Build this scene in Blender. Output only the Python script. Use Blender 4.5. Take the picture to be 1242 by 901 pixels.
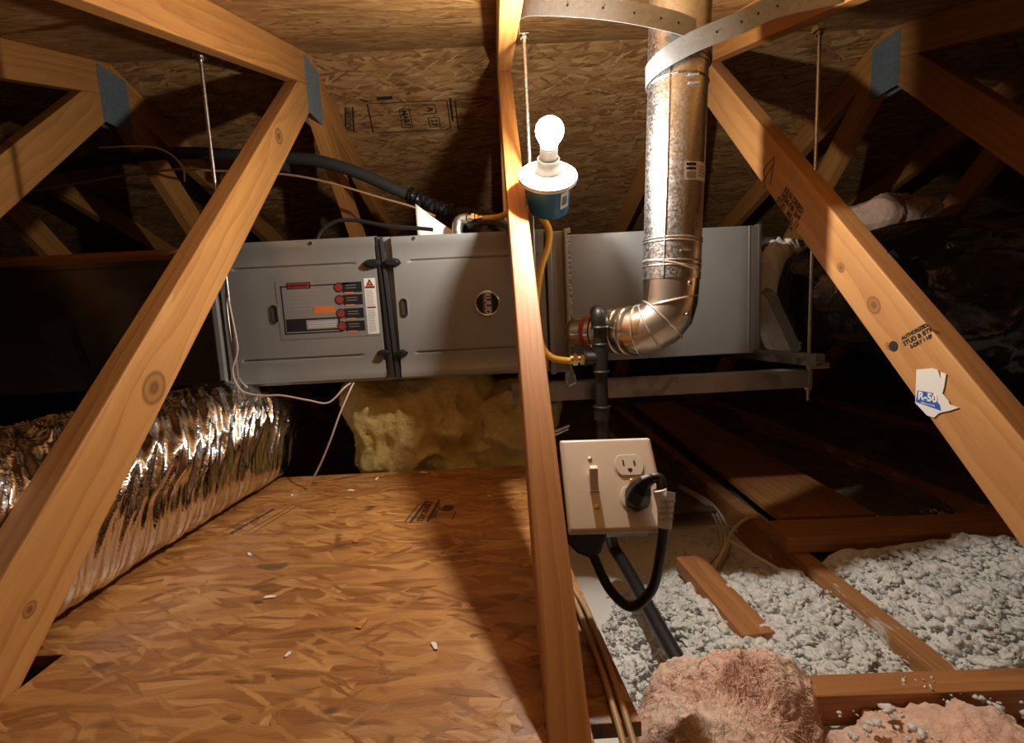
import bpy, bmesh, math, random
import numpy as np
from mathutils import Vector, Matrix, noise as NZ
D = bpy.data
C = bpy.context.scene.collection
SC = bpy.context.scene
for o in list(D.objects): D.objects.remove(o)
random.seed(7)
# ---------------------------------------------------------------- camera
cd = D.cameras.new('camera'); cam = D.objects.new('camera', cd); C.objects.link(cam); SC.camera = cam
cd.sensor_width = 36.0; cd.sensor_fit = 'HORIZONTAL'; cd.lens = 563.0 / 1242.0 * 36.0; cd.clip_start = 0.02
Rv = Vector((0.99855215, -0.01726869, -0.05094509)); Uv = Vector((0.05259886, 0.11506227, 0.99196473)); Fv = Vector((0.01126807, 0.99320817, -0.11580399))
cam.matrix_world = Matrix(((Rv.x, Uv.x, -Fv.x, 0), (Rv.y, Uv.y, -Fv.y, 0), (Rv.z, Uv.z, -Fv.z, 0), (0, 0, 0, 1)))
# ---------------------------------------------------------------- world, exposure
w = D.worlds.new('dark_attic'); SC.world = w; w.use_nodes = True
w.node_tree.nodes['Background'].inputs[0].default_value = (0.02, 0.018, 0.02, 1)
w.node_tree.nodes['Background'].inputs[1].default_value = 1.0
vs = SC.view_settings; vs.view_transform = 'Standard'; vs.look = 'None'; vs.gamma = 1.0; vs.use_curve_mapping = False
vs.exposure = 0.0
BULB_WATTS = 29.0
BULB_COLOR = (1.0, 0.93, 0.83)
# ---------------------------------------------------------------- node helpers
class NT:
    def __init__(s, name):
        s.m = D.materials.new(name); s.m.use_nodes = True; s.t = s.m.node_tree; s.t.nodes.clear()
        s.out = s.n('ShaderNodeOutputMaterial'); s.b = s.n('ShaderNodeBsdfPrincipled'); s.l(s.b.outputs[0], s.out.inputs[0])
    def n(s, ty, **k):
        x = s.t.nodes.new(ty)
        for a, v in k.items(): setattr(x, a, v)
        return x
    def l(s, a, b): s.t.links.new(a, b)
    def put(s, sock, v):
        if isinstance(v, bpy.types.NodeSocket): s.l(v, sock)
        elif v is not None:
            if isinstance(v, (tuple, list)) and len(v) == 3 and sock.type == 'RGBA': v = (*v, 1)
            sock.default_value = v
    def math(s, op, a, b=None, c=None, clamp=False):
        x = s.n('ShaderNodeMath', operation=op, use_clamp=clamp); s.put(x.inputs[0], a)
        if b is not None: s.put(x.inputs[1], b)
        if c is not None: s.put(x.inputs[2], c)
        return x.outputs[0]
    def vmath(s, op, a, b=None):
        x = s.n('ShaderNodeVectorMath', operation=op); s.put(x.inputs[0], a)
        if b is not None: s.put(x.inputs[1], b)
        return x.outputs[0] if op not in ('LENGTH', 'DISTANCE', 'DOT_PRODUCT') else x.outputs[1]
    def coord(s, which='Object'): return s.n('ShaderNodeTexCoord').outputs[which]
    def mapping(s, v, loc=(0, 0, 0), rot=(0, 0, 0), scale=(1, 1, 1)):
        x = s.n('ShaderNodeMapping'); s.l(v, x.inputs[0]); x.inputs[1].default_value = loc; x.inputs[2].default_value = rot; x.inputs[3].default_value = scale
        return x.outputs[0]
    def noise(s, v, scale=5, detail=3, rough=.5, dist=0, out=0, dim='3D', w=None):
        x = s.n('ShaderNodeTexNoise', noise_dimensions=dim); s.l(v, x.inputs['Vector']); x.inputs['Scale'].default_value = scale
        x.inputs['Detail'].default_value = detail; x.inputs['Roughness'].default_value = rough; x.inputs['Distortion'].default_value = dist
        return x.outputs[out]
    def voro(s, v, scale=1, feature='F1', dim='3D', rnd=1):
        x = s.n('ShaderNodeTexVoronoi', feature=feature, voronoi_dimensions=dim); s.l(v, x.inputs['Vector']); x.inputs['Scale'].default_value = scale
        x.inputs['Randomness'].default_value = rnd
        return x
    def ramp(s, f, stops, interp='LINEAR'):
        x = s.n('ShaderNodeValToRGB'); s.l(f, x.inputs[0]); x.color_ramp.interpolation = interp
        e = x.color_ramp.elements
        while len(e) < len(stops): e.new(0.5)
        for i, (p, c) in enumerate(stops):
            e[i].position = p; e[i].color = (*c, 1) if isinstance(c, tuple) else (c, c, c, 1)
        return x.outputs[0]
    def mix(s, f, a, b, mode='MIX'):
        x = s.n('ShaderNodeMix', data_type='RGBA', blend_type=mode); s.put(x.inputs[0], f); s.put(x.inputs[6], a); s.put(x.inputs[7], b)
        return x.outputs[2]
    def bump(s, h, strength=.3, dist=.002, normal=None):
        x = s.n('ShaderNodeBump'); s.l(h, x.inputs['Height']); x.inputs['Strength'].default_value = strength; x.inputs['Distance'].default_value = dist
        if normal is not None: s.l(normal, x.inputs['Normal'])
        s.l(x.outputs[0], s.b.inputs['Normal']); return x.outputs[0]
    def set(s, **k):
        nm = {'color': 'Base Color', 'rough': 'Roughness', 'metal': 'Metallic', 'spec': 'Specular IOR Level', 'coat': 'Coat Weight', 'trans': 'Transmission Weight',
              'emit': 'Emission Color', 'estr': 'Emission Strength', 'sss': 'Subsurface Weight', 'alpha': 'Alpha'}
        for a, v in k.items(): s.put(s.b.inputs[nm[a]], v)
        return s
def plain(name, col, rough=.5, metal=0, spec=.5, mott=.0, bump=0, bscale=200, coat=0):
    t = NT(name); v = t.coord()
    if mott:
        n = t.noise(v, 14, 4, .6); c = t.mix(t.math('MULTIPLY', n, mott), col, tuple(x * .35 for x in col)); t.set(color=c)
    else: t.set(color=col)
    t.set(rough=rough, metal=metal, spec=spec, coat=coat)
    if bump: t.bump(t.noise(v, bscale, 3), bump, .001)
    return t.m
# ---------------------------------------------------------------- materials
def wood(name, light, dark, knots=(), rough=.55, smear=None, scale=1.0):
    t = NT(name); v = t.coord()
    rnd = t.n('ShaderNodeObjectInfo').outputs['Random']
    sx = t.n('ShaderNodeSeparateXYZ'); t.l(v, sx.inputs[0]); x, y, z = sx.outputs
    km = None; yy = y
    for (kx, ky, kr) in knots:
        dx = t.math('MULTIPLY', t.math('SUBTRACT', x, kx), .75); dy = t.math('SUBTRACT', y, ky)
        d = t.math('SQRT', t.math('ADD', t.math('MULTIPLY', dx, dx), t.math('MULTIPLY', dy, dy)))
        g = t.math('POWER', 2.718, t.math('MULTIPLY', t.math('POWER', t.math('DIVIDE', d, kr * 2.4), 2), -1))
        sgn = t.math('DIVIDE', dy, t.math('ADD', t.math('ABSOLUTE', dy), kr * .4))
        yy = t.math('SUBTRACT', yy, t.math('MULTIPLY', t.math('MULTIPLY', g, sgn), kr * .9))
        rings = t.math('SINE', t.math('MULTIPLY', d, 8.5 / kr))
        core = t.math('SUBTRACT', 1.0, t.math('DIVIDE', d, kr), clamp=True)
        core = t.math('MULTIPLY', t.math('MULTIPLY', core, 5.0, clamp=True), t.math('MULTIPLY_ADD', rings, .3, .68))
        km = core if km is None else t.math('MAXIMUM', km, core)
    cb = t.n('ShaderNodeCombineXYZ'); t.l(x, cb.inputs[0]); t.l(yy, cb.inputs[1]); t.l(z, cb.inputs[2])
    off = t.n('ShaderNodeCombineXYZ'); t.l(t.math('MULTIPLY', rnd, 17.0), off.inputs[0]); t.l(t.math('MULTIPLY', rnd, .9), off.inputs[1]); t.l(t.math('MULTIPLY', rnd, 1.7), off.inputs[2])
    p = t.vmath('ADD', cb.outputs[0], off.outputs[0])
    warp = t.noise(t.mapping(p, scale=(3, 18, 18)), 1, 2, .5, out=1)
    wv = t.vmath('MULTIPLY', t.vmath('SUBTRACT', warp, (.5, .5, .5)), (.0, .03, .03))
    q = t.mapping(t.vmath('ADD', p, wv), scale=(.12, 1, 1))
    rg = t.n('ShaderNodeTexWave', wave_type='RINGS', rings_direction='X', wave_profile='SAW'); t.l(q, rg.inputs[0]); rg.inputs['Scale'].default_value = 26 * scale
    rg.inputs['Distortion'].default_value = 1.2; rg.inputs['Detail'].default_value = 2; rg.inputs['Detail Scale'].default_value = 1.2
    fine = t.noise(t.mapping(p, scale=(8, 420, 420)), 1, 3, .6)
    big = t.noise(t.mapping(p, scale=(3, 12, 12)), 1, 3, .5)
    st_ = t.ramp(t.noise(t.mapping(p, scale=(2.2, 75, 75)), 1, 4, .7), [(.42, 0.0), (.66, 1.0)])
    f = t.math('ADD', t.math('ADD', t.math('MULTIPLY', rg.outputs[1], .42), t.math('MULTIPLY', fine, .38)), t.math('MULTIPLY', st_, .25))
    col = t.ramp(f, [(.15, light), (.55, tuple(a * .6 + b * .4 for a, b in zip(light, dark))), (.95, dark)])
    col = t.mix(t.ramp(big, [(.35, 0.0), (.75, .45)]), col, tuple(a * .72 for a in dark))
    if km is not None: col = t.mix(km, col, tuple(a * .42 for a in dark))
    if smear:
        sm = t.ramp(t.noise(t.mapping(v, scale=(9, 25, 25)), 1, 6, .7), [(smear[1], 0.0), (smear[1] + .08, 1.0)]); col = t.mix(sm, col, smear[0])
    t.set(color=col, rough=rough, spec=.35)
    t.bump(t.math('ADD', f, t.math('MULTIPLY', fine, .6)), .28, .0012)
    return t.m
def osb(name, tint=(1, 1, 1), rough=.5, contrast=1.0, ls=1.0, stains=0.0, coverage=1.0, soft=6.0, chips_=.975):
    t = NT(name); v = t.coord(); base = t.vmath('ADD', v, (0.37, 1.91, 0))
    wv = t.noise(base, 14, 3, .6, out=1)
    base = t.vmath('ADD', base, t.vmath('MULTIPLY', t.vmath('SUBTRACT', wv, (.5, .5, .5)), (.03, .014, 0)))
    wf = t.noise(t.mapping(base, scale=(.35, 1, 1)), 130, 2, .6, out=1); base = t.vmath('ADD', base, t.vmath('MULTIPLY', t.vmath('SUBTRACT', wf, (.5, .5, .5)), (.006, .0035, 0)))
    pal = [(0.0, (.15, .055, .018)), (.16, (.30, .135, .045)), (.4, (.43, .215, .078)), (.66, (.52, .285, .11)), (.86, (.64, .40, .18)), (1.0, (.84, .64, .38))]
    pal = [(p, tuple(a * b for a, b in zip(c, tint))) for p, c in pal]
    mid = pal[2][1]; pal = [(p, tuple(max(0.0, m + (a - m) * contrast) for a, m in zip(c, mid))) for p, c in pal]
    layers = [(.05, .07, .016, 0.0), (.38, .05, .011, .5), (-.28, .06, .013, .5), (1.15, .04, .010, .86), (-.08, .085, .012, .5), (.16, .06, .007, .6), (-.7, .04, .008, .86), (.55, .045, .0045, .8)]
    col = None; hgt = None
    for i, (ang, L, W, thr) in enumerate(layers):
        thr = 1 - (1 - thr) * coverage if thr else 0.0
        p = t.mapping(base, loc=(3.1 * i + .7, 5.3 * i, 0), rot=(0, 0, ang))
        p = t.mapping(p, scale=(1 / (L * ls), 1 / (W * ls), 0))
        vo = t.voro(p, 1, dim='2D'); sc = t.n('ShaderNodeSeparateColor'); t.l(vo.outputs['Color'], sc.inputs[0])
        grain = t.noise(t.mapping(p, loc=(7 * i, 0, 0), scale=(.9, 10, 1)), 1, 5, .72)
        val = t.math('ADD', t.math('MULTIPLY', t.math('POWER', sc.outputs[1], 1.5 if i % 2 else 1.0), .62), t.math('MULTIPLY', grain, .95))
        val = t.math('SUBTRACT', val, .30 if i % 2 else .33)
        c = t.ramp(val, pal)
        edge = t.math('MULTIPLY', t.math('SUBTRACT', t.math('MULTIPLY_ADD', grain, .5, .28), vo.outputs['Distance']), soft, clamp=True)
        h = t.math('MULTIPLY_ADD', sc.outputs[2], .7, t.math('MULTIPLY', grain, .25))
        if thr == 0: col = c; hgt = h
        else:
            m = t.math('MULTIPLY', t.math('GREATER_THAN', sc.outputs[0], thr), edge)
            col = t.mix(m, col, c); hm = t.n('ShaderNodeMix'); t.put(hm.inputs[0], m); t.put(hm.inputs[2], hgt); t.put(hm.inputs[3], t.math('ADD', h, .25)); hgt = hm.outputs[0]
    big = t.noise(base, 3.0, 3, .6)
    col = t.mix(t.ramp(big, [(.38, 0.0), (.7, .38)]), col, tuple(a * b for a, b in zip((.2, .085, .03), tint)))
    chips = t.voro(t.mapping(base, scale=(26, 48, 0)), 1, dim='2D'); s2 = t.n('ShaderNodeSeparateColor'); t.l(chips.outputs['Color'], s2.inputs[0])
    cm = t.math('MULTIPLY', t.math('GREATER_THAN', s2.outputs[0], chips_), t.math('GREATER_THAN', t.math('MULTIPLY', t.noise(base, 90, 2, .5), .42), chips.outputs['Distance']))
    col = t.mix(t.math('MULTIPLY', cm, .7), col, (.06, .032, .016))
    if stains:
        st = t.ramp(t.noise(t.mapping(base, scale=(9, 17, 1)), 1, 2, .5), [(.66, 0.0), (.7, stains)]); col = t.mix(st, col, (.075, .05, .03))
    t.set(color=col, rough=t.math('MULTIPLY_ADD', big, .2, rough - .1), spec=.4)
    t.bump(hgt, .55, .0016)
    return t.m
def galv(name, col=(.62, .63, .64), rough=.3, spangle=60, dirt=.25, bump=.12, metal=1.0):
    t = NT(name); v = t.coord(); vo = t.voro(v, spangle); sc = t.n('ShaderNodeSeparateColor'); t.l(vo.outputs['Color'], sc.inputs[0])
    n = t.noise(v, 9, 5, .65)
    c = t.mix(t.math('MULTIPLY', sc.outputs[0], .35), col, tuple(a * .55 for a in col)); c = t.mix(t.math('MULTIPLY', n, dirt), c, tuple(a * .3 for a in col))
    t.set(color=c, metal=metal, rough=t.math('MULTIPLY_ADD', sc.outputs[1], .18, rough)); t.bump(t.math('ADD', n, t.math('MULTIPLY', sc.outputs[2], .15)), bump, .002)
    return t.m
M = {}
PINE_L, PINE_D = (.58, .27, .075), (.36, .135, .032)
M['pine'] = wood('pine', PINE_L, PINE_D)
M['chordwood'] = wood('bottom_chord_wood', (.52, .26, .10), (.27, .11, .035), smear=((.62, .6, .56), .57))
M['boardwood'] = wood('brace_wood', (.50, .235, .085), (.28, .105, .03))
M['osb_roof'] = osb('osb_roof', tint=(.86, .88, .86), rough=.62, contrast=1.35, ls=1.5, soft=7.0)
M['osb_front'] = osb('osb_roof_near', tint=(.9, .9, .82), rough=.6, contrast=1.1, ls=1.6)
M['osb_deck'] = osb('osb_deck', tint=(.93, .81, .62), rough=.4, contrast=1.15, stains=.75, ls=1.55, soft=5.0, chips_=.985)
M['drywall'] = plain('drywall_back', (.86, .85, .82), .9, mott=.12, bump=.2, bscale=60)
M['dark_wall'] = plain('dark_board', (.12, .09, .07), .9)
M['furnace'] = plain('furnace_paint', (.30, .30, .285), .33, metal=.35, mott=.12, bump=.03, bscale=400)
M['black_gasket'] = plain('black_gasket', (.03, .032, .036), .4)
M['black_plastic'] = plain('black_plastic', (.012, .012, .014), .35)
M['gusset'] = galv('gusset_steel', (.24, .30, .33), .5, 120, .3, .3, .4)
M['galv'] = galv('galvanised_steel', (.62, .62, .61), .27, 260, .12, .07)
M['galv_elbow'] = galv('galvanised_elbow', (.72, .64, .52), .2, 8, .15, .08)
M['galv_strap'] = galv('galvanised_strap', (.33, .37, .40), .42, 150, .2, .06, .55)
M['duct_shaded'] = galv('shaded_plenum_steel', (.2, .2, .2), .3, 12, .5, .12)  # galvanised steel darkened in colour to stand for the unlit duct box
M['plenum_grey'] = plain('plenum_grey_steel', (.27, .27, .265), .42, metal=.5, mott=.15, bump=.04, bscale=30)
M['rail'] = galv('rail_steel', (.5, .47, .42), .3, 40, .3, .06)
M['chrome'] = plain('bright_zinc', (.75, .75, .73), .2, metal=1)
M['white_bead'] = plain('bright_bead', (.85, .83, .78), .25, metal=.8)
M['brass'] = plain('brass', (.75, .55, .25), .25, metal=1)
M['iron'] = plain('black_iron', (.06, .055, .055), .42, metal=.7, bump=.15, bscale=300)
M['csst'] = plain('yellow_jacket', (.78, .44, .03), .38)
M['red'] = plain('red_paint', (.33, .02, .02), .35)
M['white_plastic'] = plain('white_plastic', (.82, .8, .74), .35)
M['ivory'] = plain('ivory_plastic', (.78, .7, .58), .32)
M['ivory_plate'] = plain('ivory_plate', (.74, .62, .48), .35, mott=.14)
M['blue'] = plain('blue_plastic', (.015, .15, .33), .4)
M['orange_plastic'] = plain('orange_plastic', (.8, .35, .02), .5)
M['paper'] = plain('paper', (.75, .72, .68), .8)
M['label_paper'] = plain('label_paper', (.68, .66, .64), .45, mott=.1)
M['silver_label'] = plain('silver_label', (.27, .27, .26), .3, metal=.3)
M['ink'] = plain('black_ink', (.02, .017, .015), .7)
M['ink_soft'] = plain('faded_ink', (.07, .035, .02), .8)
M['lbl_black'] = plain('label_black', (.02, .02, .024), .25)
M['lbl_blackband'] = plain('badge_band', (.10, .085, .09), .3)
M['lbl_red'] = plain('label_red', (.26, .035, .03), .3)
M['lbl_orange'] = plain('label_orange', (.6, .16, .04), .3)
M['lbl_grey'] = plain('label_grey', (.25, .25, .25), .4)
M['lbl_blue'] = plain('label_blue', (.02, .12, .5), .5)
M['rubber'] = plain('black_foam', (.03, .031, .033), .62, bump=.2, bscale=120)
M['copper'] = plain('tan_wire', (.55, .33, .16), .35, metal=.3)
M['nm_cable'] = plain('cable_sheath', (.66, .62, .52), .5)
M['pink_wire'] = plain('pinkish_wire', (.52, .36, .3), .5)
M['tan_wire'] = plain('tan_cable', (.4, .24, .1), .5)
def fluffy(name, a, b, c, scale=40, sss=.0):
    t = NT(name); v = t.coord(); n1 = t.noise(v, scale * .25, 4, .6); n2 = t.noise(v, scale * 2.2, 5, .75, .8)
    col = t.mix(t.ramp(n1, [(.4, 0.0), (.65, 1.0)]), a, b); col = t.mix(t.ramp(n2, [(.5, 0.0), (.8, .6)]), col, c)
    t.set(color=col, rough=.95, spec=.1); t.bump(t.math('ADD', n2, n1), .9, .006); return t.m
M['white_ins'] = fluffy('white_blown_fibre', (.88, .89, .85), (.82, .84, .8), (.62, .62, .6))
M['pink_ins'] = fluffy('pink_glass_fibre', (.86, .55, .42), (.8, .62, .47), (.66, .3, .24))
M['yellow_ins'] = fluffy('yellow_glass_fibre', (.62, .48, .15), (.74, .62, .28), (.36, .2, .07))
M['shaded'] = fluffy('shaded_fibre', (.2, .15, .12), (.12, .08, .07), (.4, .38, .36), 20)  # far insulation tinted grey-brown, the cast shadow put into its colour
t = NT('foil'); v = t.coord(); n1 = t.noise(t.mapping(v, scale=(14, 120, 14)), 1, 4, .6, .6)
t.set(color=(.84, .83, .82), metal=1, rough=.12); t.bump(n1, .4, .004); M['foil'] = t.m
t = NT('black_film'); v = t.coord(); n1 = t.noise(v, 18, 4, .55, 1.2)
t.set(color=(.008, .008, .009), rough=.2, spec=.6); t.bump(n1, .5, .01); M['black_film'] = t.m
t = NT('bulb_glow'); em = t.n('ShaderNodeEmission'); em.inputs[0].default_value = (1, .97, .9, 1); em.inputs[1].default_value = 14.0
tr = t.n('ShaderNodeBsdfTransparent'); mx = t.n('ShaderNodeMixShader'); mx.inputs[0].default_value = .35; t.l(tr.outputs[0], mx.inputs[1]); t.l(em.outputs[0], mx.inputs[2]); t.l(mx.outputs[0], t.out.inputs[0]); M['bulb'] = t.m
# ---------------------------------------------------------------- object helpers
W = {}
def wm(o): return W.get(o.name, Matrix.Identity(4))
def place(o, Mx, parent=None):
    if parent is not None: o.parent = parent; o.matrix_local = wm(parent).inverted() @ Mx
    else: o.matrix_local = Mx
    W[o.name] = Mx.copy(); return o
def T(x, y=None, z=None): return Matrix.Translation(Vector(x) if y is None else Vector((x, y, z)))
def thing(name, label, cat, loc=(0, 0, 0), group=None):
    o = D.objects.new(name, None); C.objects.link(o); o.empty_display_size = .05; place(o, T(loc)); o['label'] = label; o['category'] = cat
    if group: o['group'] = group
    return o
def tag(o, label, cat, group=None, kind=None):
    o['label'] = label; o['category'] = cat
    if group: o['group'] = group
    if kind: o['kind'] = kind
    return o
def mesh(name, V, F, mats, smooth=False, mi=None):
    me = D.meshes.new(name); me.from_pydata([tuple(v) for v in V], [], [tuple(f) for f in F])
    for m in (mats if isinstance(mats, (list, tuple)) else [mats]): me.materials.append(m)
    if mi is not None: me.polygons.foreach_set('material_index', mi)
    if smooth: me.polygons.foreach_set('use_smooth', [True] * len(F))
    me.update(); return me
class G:
    """collects geometry in world coordinates"""
    def __init__(s): s.V = []; s.F = []; s.I = []
    def add(s, V, F, mi=0):
        n = len(s.V); s.V += [Vector(v) for v in V]; s.F += [tuple(i + n for i in f) for f in F]; s.I += [mi] * len(F); return s
    def box(s, x0, x1, y0, y1, z0, z1, mi=0, M=None):
        V = [Vector(p) for p in ((x0, y0, z0), (x1, y0, z0), (x1, y1, z0), (x0, y1, z0), (x0, y0, z1), (x1, y0, z1), (x1, y1, z1), (x0, y1, z1))]
        if M is not None: V = [M @ v for v in V]
        return s.add(V, [(0, 3, 2, 1), (4, 5, 6, 7), (0, 1, 5, 4), (1, 2, 6, 5), (2, 3, 7, 6), (3, 0, 4, 7)], mi)
    def prism(s, poly, a0, a1, M=None, mi=0):
        """poly in local xy, extruded z a0..a1"""
        n = len(poly); V = [Vector((x, y, a)) for a in (a0, a1) for x, y in poly]
        area = sum(poly[i][0] * poly[(i + 1) % n][1] - poly[(i + 1) % n][0] * poly[i][1] for i in range(n))
        if area < 0: V = V[:n][::-1] + V[n:][::-1]
        if M is not None: V = [M @ v for v in V]
        F = [tuple(range(n))[::-1], tuple(range(n, 2 * n))] + [(i, (i + 1) % n, n + (i + 1) % n, n + i) for i in range(n)]
        return s.add(V, F, mi)
    def tube(s, P, r, n=12, mi=0, caps=True, sub=0, up=None):
        P = [Vector(p) for p in P]
        if sub: P, r = spline(P, r, sub)
        if not isinstance(r, (list, tuple)): r = [r] * len(P)
        tan = [(P[min(i + 1, len(P) - 1)] - P[max(i - 1, 0)]).normalized() for i in range(len(P))]
        nrm = (Vector(up) if up else Vector((0.13, .31, .94))); nrm = (nrm - tan[0] * nrm.dot(tan[0])).normalized(); V = []
        for i, p in enumerate(P):
            nrm = (nrm - tan[i] * nrm.dot(tan[i])).normalized(); b = tan[i].cross(nrm)
            V += [p + (nrm * math.cos(a) + b * math.sin(a)) * r[i] for a in (2 * math.pi * k / n for k in range(n))]
        F = [(i * n + k, i * n + (k + 1) % n, (i + 1) * n + (k + 1) % n, (i + 1) * n + k) for i in range(len(P) - 1) for k in range(n)]
        if caps: F += [tuple(range(n))[::-1], tuple(range((len(P) - 1) * n, len(P) * n))]
        return s.add(V, F, mi)
    def lathe(s, prof, M, n=32, mi=0):
        """prof [(r, h)] about local z"""
        V = []; 
        for r, h in prof: V += [M @ Vector((r * math.cos(2 * math.pi * k / n), r * math.sin(2 * math.pi * k / n), h)) for k in range(n)]
        F = [(i * n + k, i * n + (k + 1) % n, (i + 1) * n + (k + 1) % n, (i + 1) * n + k) for i in range(len(prof) - 1) for k in range(n)]
        F += [tuple(range(n))[::-1], tuple(range((len(prof) - 1) * n, len(prof) * n))]
        return s.add(V, F, mi)
    def torus(s, c, axis, R, r, n=36, m=8, mi=0):
        z = Vector(axis).normalized(); x = z.orthogonal().normalized(); y = z.cross(x); c = Vector(c); V = []; F = []
        for i in range(n):
            a = 2 * math.pi * i / n; d = x * math.cos(a) + y * math.sin(a)
            V += [c + d * (R + r * math.cos(b)) + z * r * math.sin(b) for b in (2 * math.pi * j / m for j in range(m))]
        F = [(i * m + j, ((i + 1) % n) * m + j, ((i + 1) % n) * m + (j + 1) % m, i * m + (j + 1) % m) for i in range(n) for j in range(m)]
        return s.add(V, F, mi)
    def make(s, name, mats, parent=None, smooth=False, bevel=0, Mx=None, origin=None, segs=2, autosm=True):
        if Mx is None:
            if origin is None:
                if parent is not None: origin = wm(parent).translation
                else:
                    lo = [min(v[i] for v in s.V) for i in range(3)]; hi = [max(v[i] for v in s.V) for i in range(3)]; origin = ((lo[0] + hi[0]) / 2, (lo[1] + hi[1]) / 2, lo[2])
            Mx = T(origin)
        inv = Mx.inverted(); me = mesh(name, [inv @ v for v in s.V], s.F, mats, smooth, s.I)
        o = D.objects.new(name, me); C.objects.link(o); place(o, Mx, parent)
        if smooth and autosm: me.set_sharp_from_angle(angle=math.radians(48))
        if bevel:
            b = o.modifiers.new('bevel', 'BEVEL'); b.width = bevel; b.segments = segs; b.limit_method = 'ANGLE'; b.angle_limit = math.radians(40)
        return o
def spline(P, r, k):
    out = []; rr = []; n = len(P); R = r if isinstance(r, (list, tuple)) else [r] * n
    for i in range(n - 1):
        p0, p1, p2, p3 = P[max(i - 1, 0)], P[i], P[i + 1], P[min(i + 2, n - 1)]
        for j in range(k):
            t = j / k; out.append(.5 * ((2 * p1) + (p2 - p0) * t + (2 * p0 - 5 * p1 + 4 * p2 - p3) * t * t + (3 * p1 - p0 - 3 * p2 + p3) * t ** 3)); rr.append(R[i] * (1 - t) + R[i + 1] * t)
    out.append(P[-1]); rr.append(R[-1]); return out, rr
def frame(o, x, y):
    """matrix with local x, y axes and origin"""
    x = Vector(x).normalized(); z = x.cross(Vector(y)).normalized(); y = z.cross(x)
    return Matrix(((x.x, y.x, z.x, o[0]), (x.y, y.y, z.y, o[1]), (x.z, y.z, z.z, o[2]), (0, 0, 0, 1)))
def text(name, s, size, Mx, mat, parent=None, sx=1.0, bold=0.0, depth=.0002, align='CENTER'):
    cu = D.curves.new('text_tmp', 'FONT'); cu.body = s; cu.size = size; cu.extrude = depth; cu.offset = bold; cu.align_x = align; cu.align_y = 'CENTER'; cu.resolution_u = 3
    to = D.objects.new('text_tmp', cu); C.objects.link(to); bpy.context.view_layer.update()
    me = D.meshes.new_from_object(to.evaluated_get(bpy.context.evaluated_depsgraph_get())); D.objects.remove(to); D.curves.remove(cu)
    me.name = name; me.materials.clear(); me.materials.append(mat)
    for v_ in me.vertices: v_.co.x *= sx
    o = D.objects.new(name, me); C.objects.link(o); place(o, Mx, parent); return o
def struct(o): o['kind'] = 'structure'; return o
def stuff(o, label=None, cat=None):
    o['kind'] = 'stuff'
    if label: o['label'] = label; o['category'] = cat
    return o
# ================================================================ SETTING
YR, ZR = 1.54, .834                      # ridge line, inner face of the roof sheathing
SL = 1 / 3.0                             # roof slope 4 in 12
ca, sa = math.cos(math.atan(SL)), math.sin(math.atan(SL))
ceiling = D.objects.new('ceiling', None); C.objects.link(ceiling); place(ceiling, T(0, YR, ZR)); ceiling['kind'] = 'structure'
def osb_panels(sign, rows, mat):
    for r in range(rows):
        for k, x0 in enumerate((-3.63, -1.19, 1.25)):
            s0, s1 = r * 1.22 + (.004 if r else .0), (r + 1) * 1.22 - .001
            x1 = x0 + 2.438
            Mx = frame((x0, YR + sign * s0 * ca, ZR - s0 * sa), (1, 0, 0), (0, sign * ca, -sa))
            o = G(); up = 1 if (Mx.to_3x3() @ Vector((0, 0, 1))).z > 0 else -1
            o.box(0, x1 - x0, 0, s1 - s0, 0 if up > 0 else -.011, .011 if up > 0 else 0, M=Mx)
            o.make('osb_panel', mat, ceiling, Mx=Mx)
osb_panels(1, 4, M['osb_roof']); osb_panels(-1, 3, M['osb_front'])
g = G(); g.box(-3.7, 3.75, -2.2, 6.2, -.675, -.655); struct(g.make('floor', M['drywall'], origin=(0, 0, -.665)))
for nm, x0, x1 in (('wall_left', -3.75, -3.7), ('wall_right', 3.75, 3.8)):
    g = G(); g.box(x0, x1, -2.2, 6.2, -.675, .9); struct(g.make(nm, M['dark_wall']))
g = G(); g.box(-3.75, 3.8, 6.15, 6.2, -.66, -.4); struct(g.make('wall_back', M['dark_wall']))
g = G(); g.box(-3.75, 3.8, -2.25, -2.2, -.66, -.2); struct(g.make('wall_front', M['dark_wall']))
# ================================================================ ROOF TRUSSES
TH = math.radians(45.2); PH = math.atan(SL); WY, WZ = 1.425, .702      # where the upper face of the front web meets the chord
def yzboard(name, A, B, poly, X, mat, parent, t=.038):
    """board in a plane X=const; poly are (Y,Z) corners, A->B is its long direction"""
    d = Vector((0, B[0] - A[0], B[1] - A[1])).normalized()
    Mx = frame((X, A[0], A[1]), d, Vector((1, 0, 0)).cross(d)); inv = Mx.inverted()
    p2 = [(lambda q: (q.x, q.y))(inv @ Vector((X, y, z))) for y, z in poly]
    g = G(); g.prism(p2, -t / 2, t / 2, M=Mx); return g.make(name, mat, parent, Mx=Mx, bevel=.0022)
def local_knots(pts, A, B, X):
    d = Vector((0, B[0] - A[0], B[1] - A[1])).normalized(); inv = frame((X, A[0], A[1]), d, Vector((1, 0, 0)).cross(d)).inverted()
    return [((inv @ Vector(p)).x, (inv @ Vector(p)).y, r) for p, r in pts]
c45, s45 = math.cos(TH), math.sin(TH)
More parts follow.
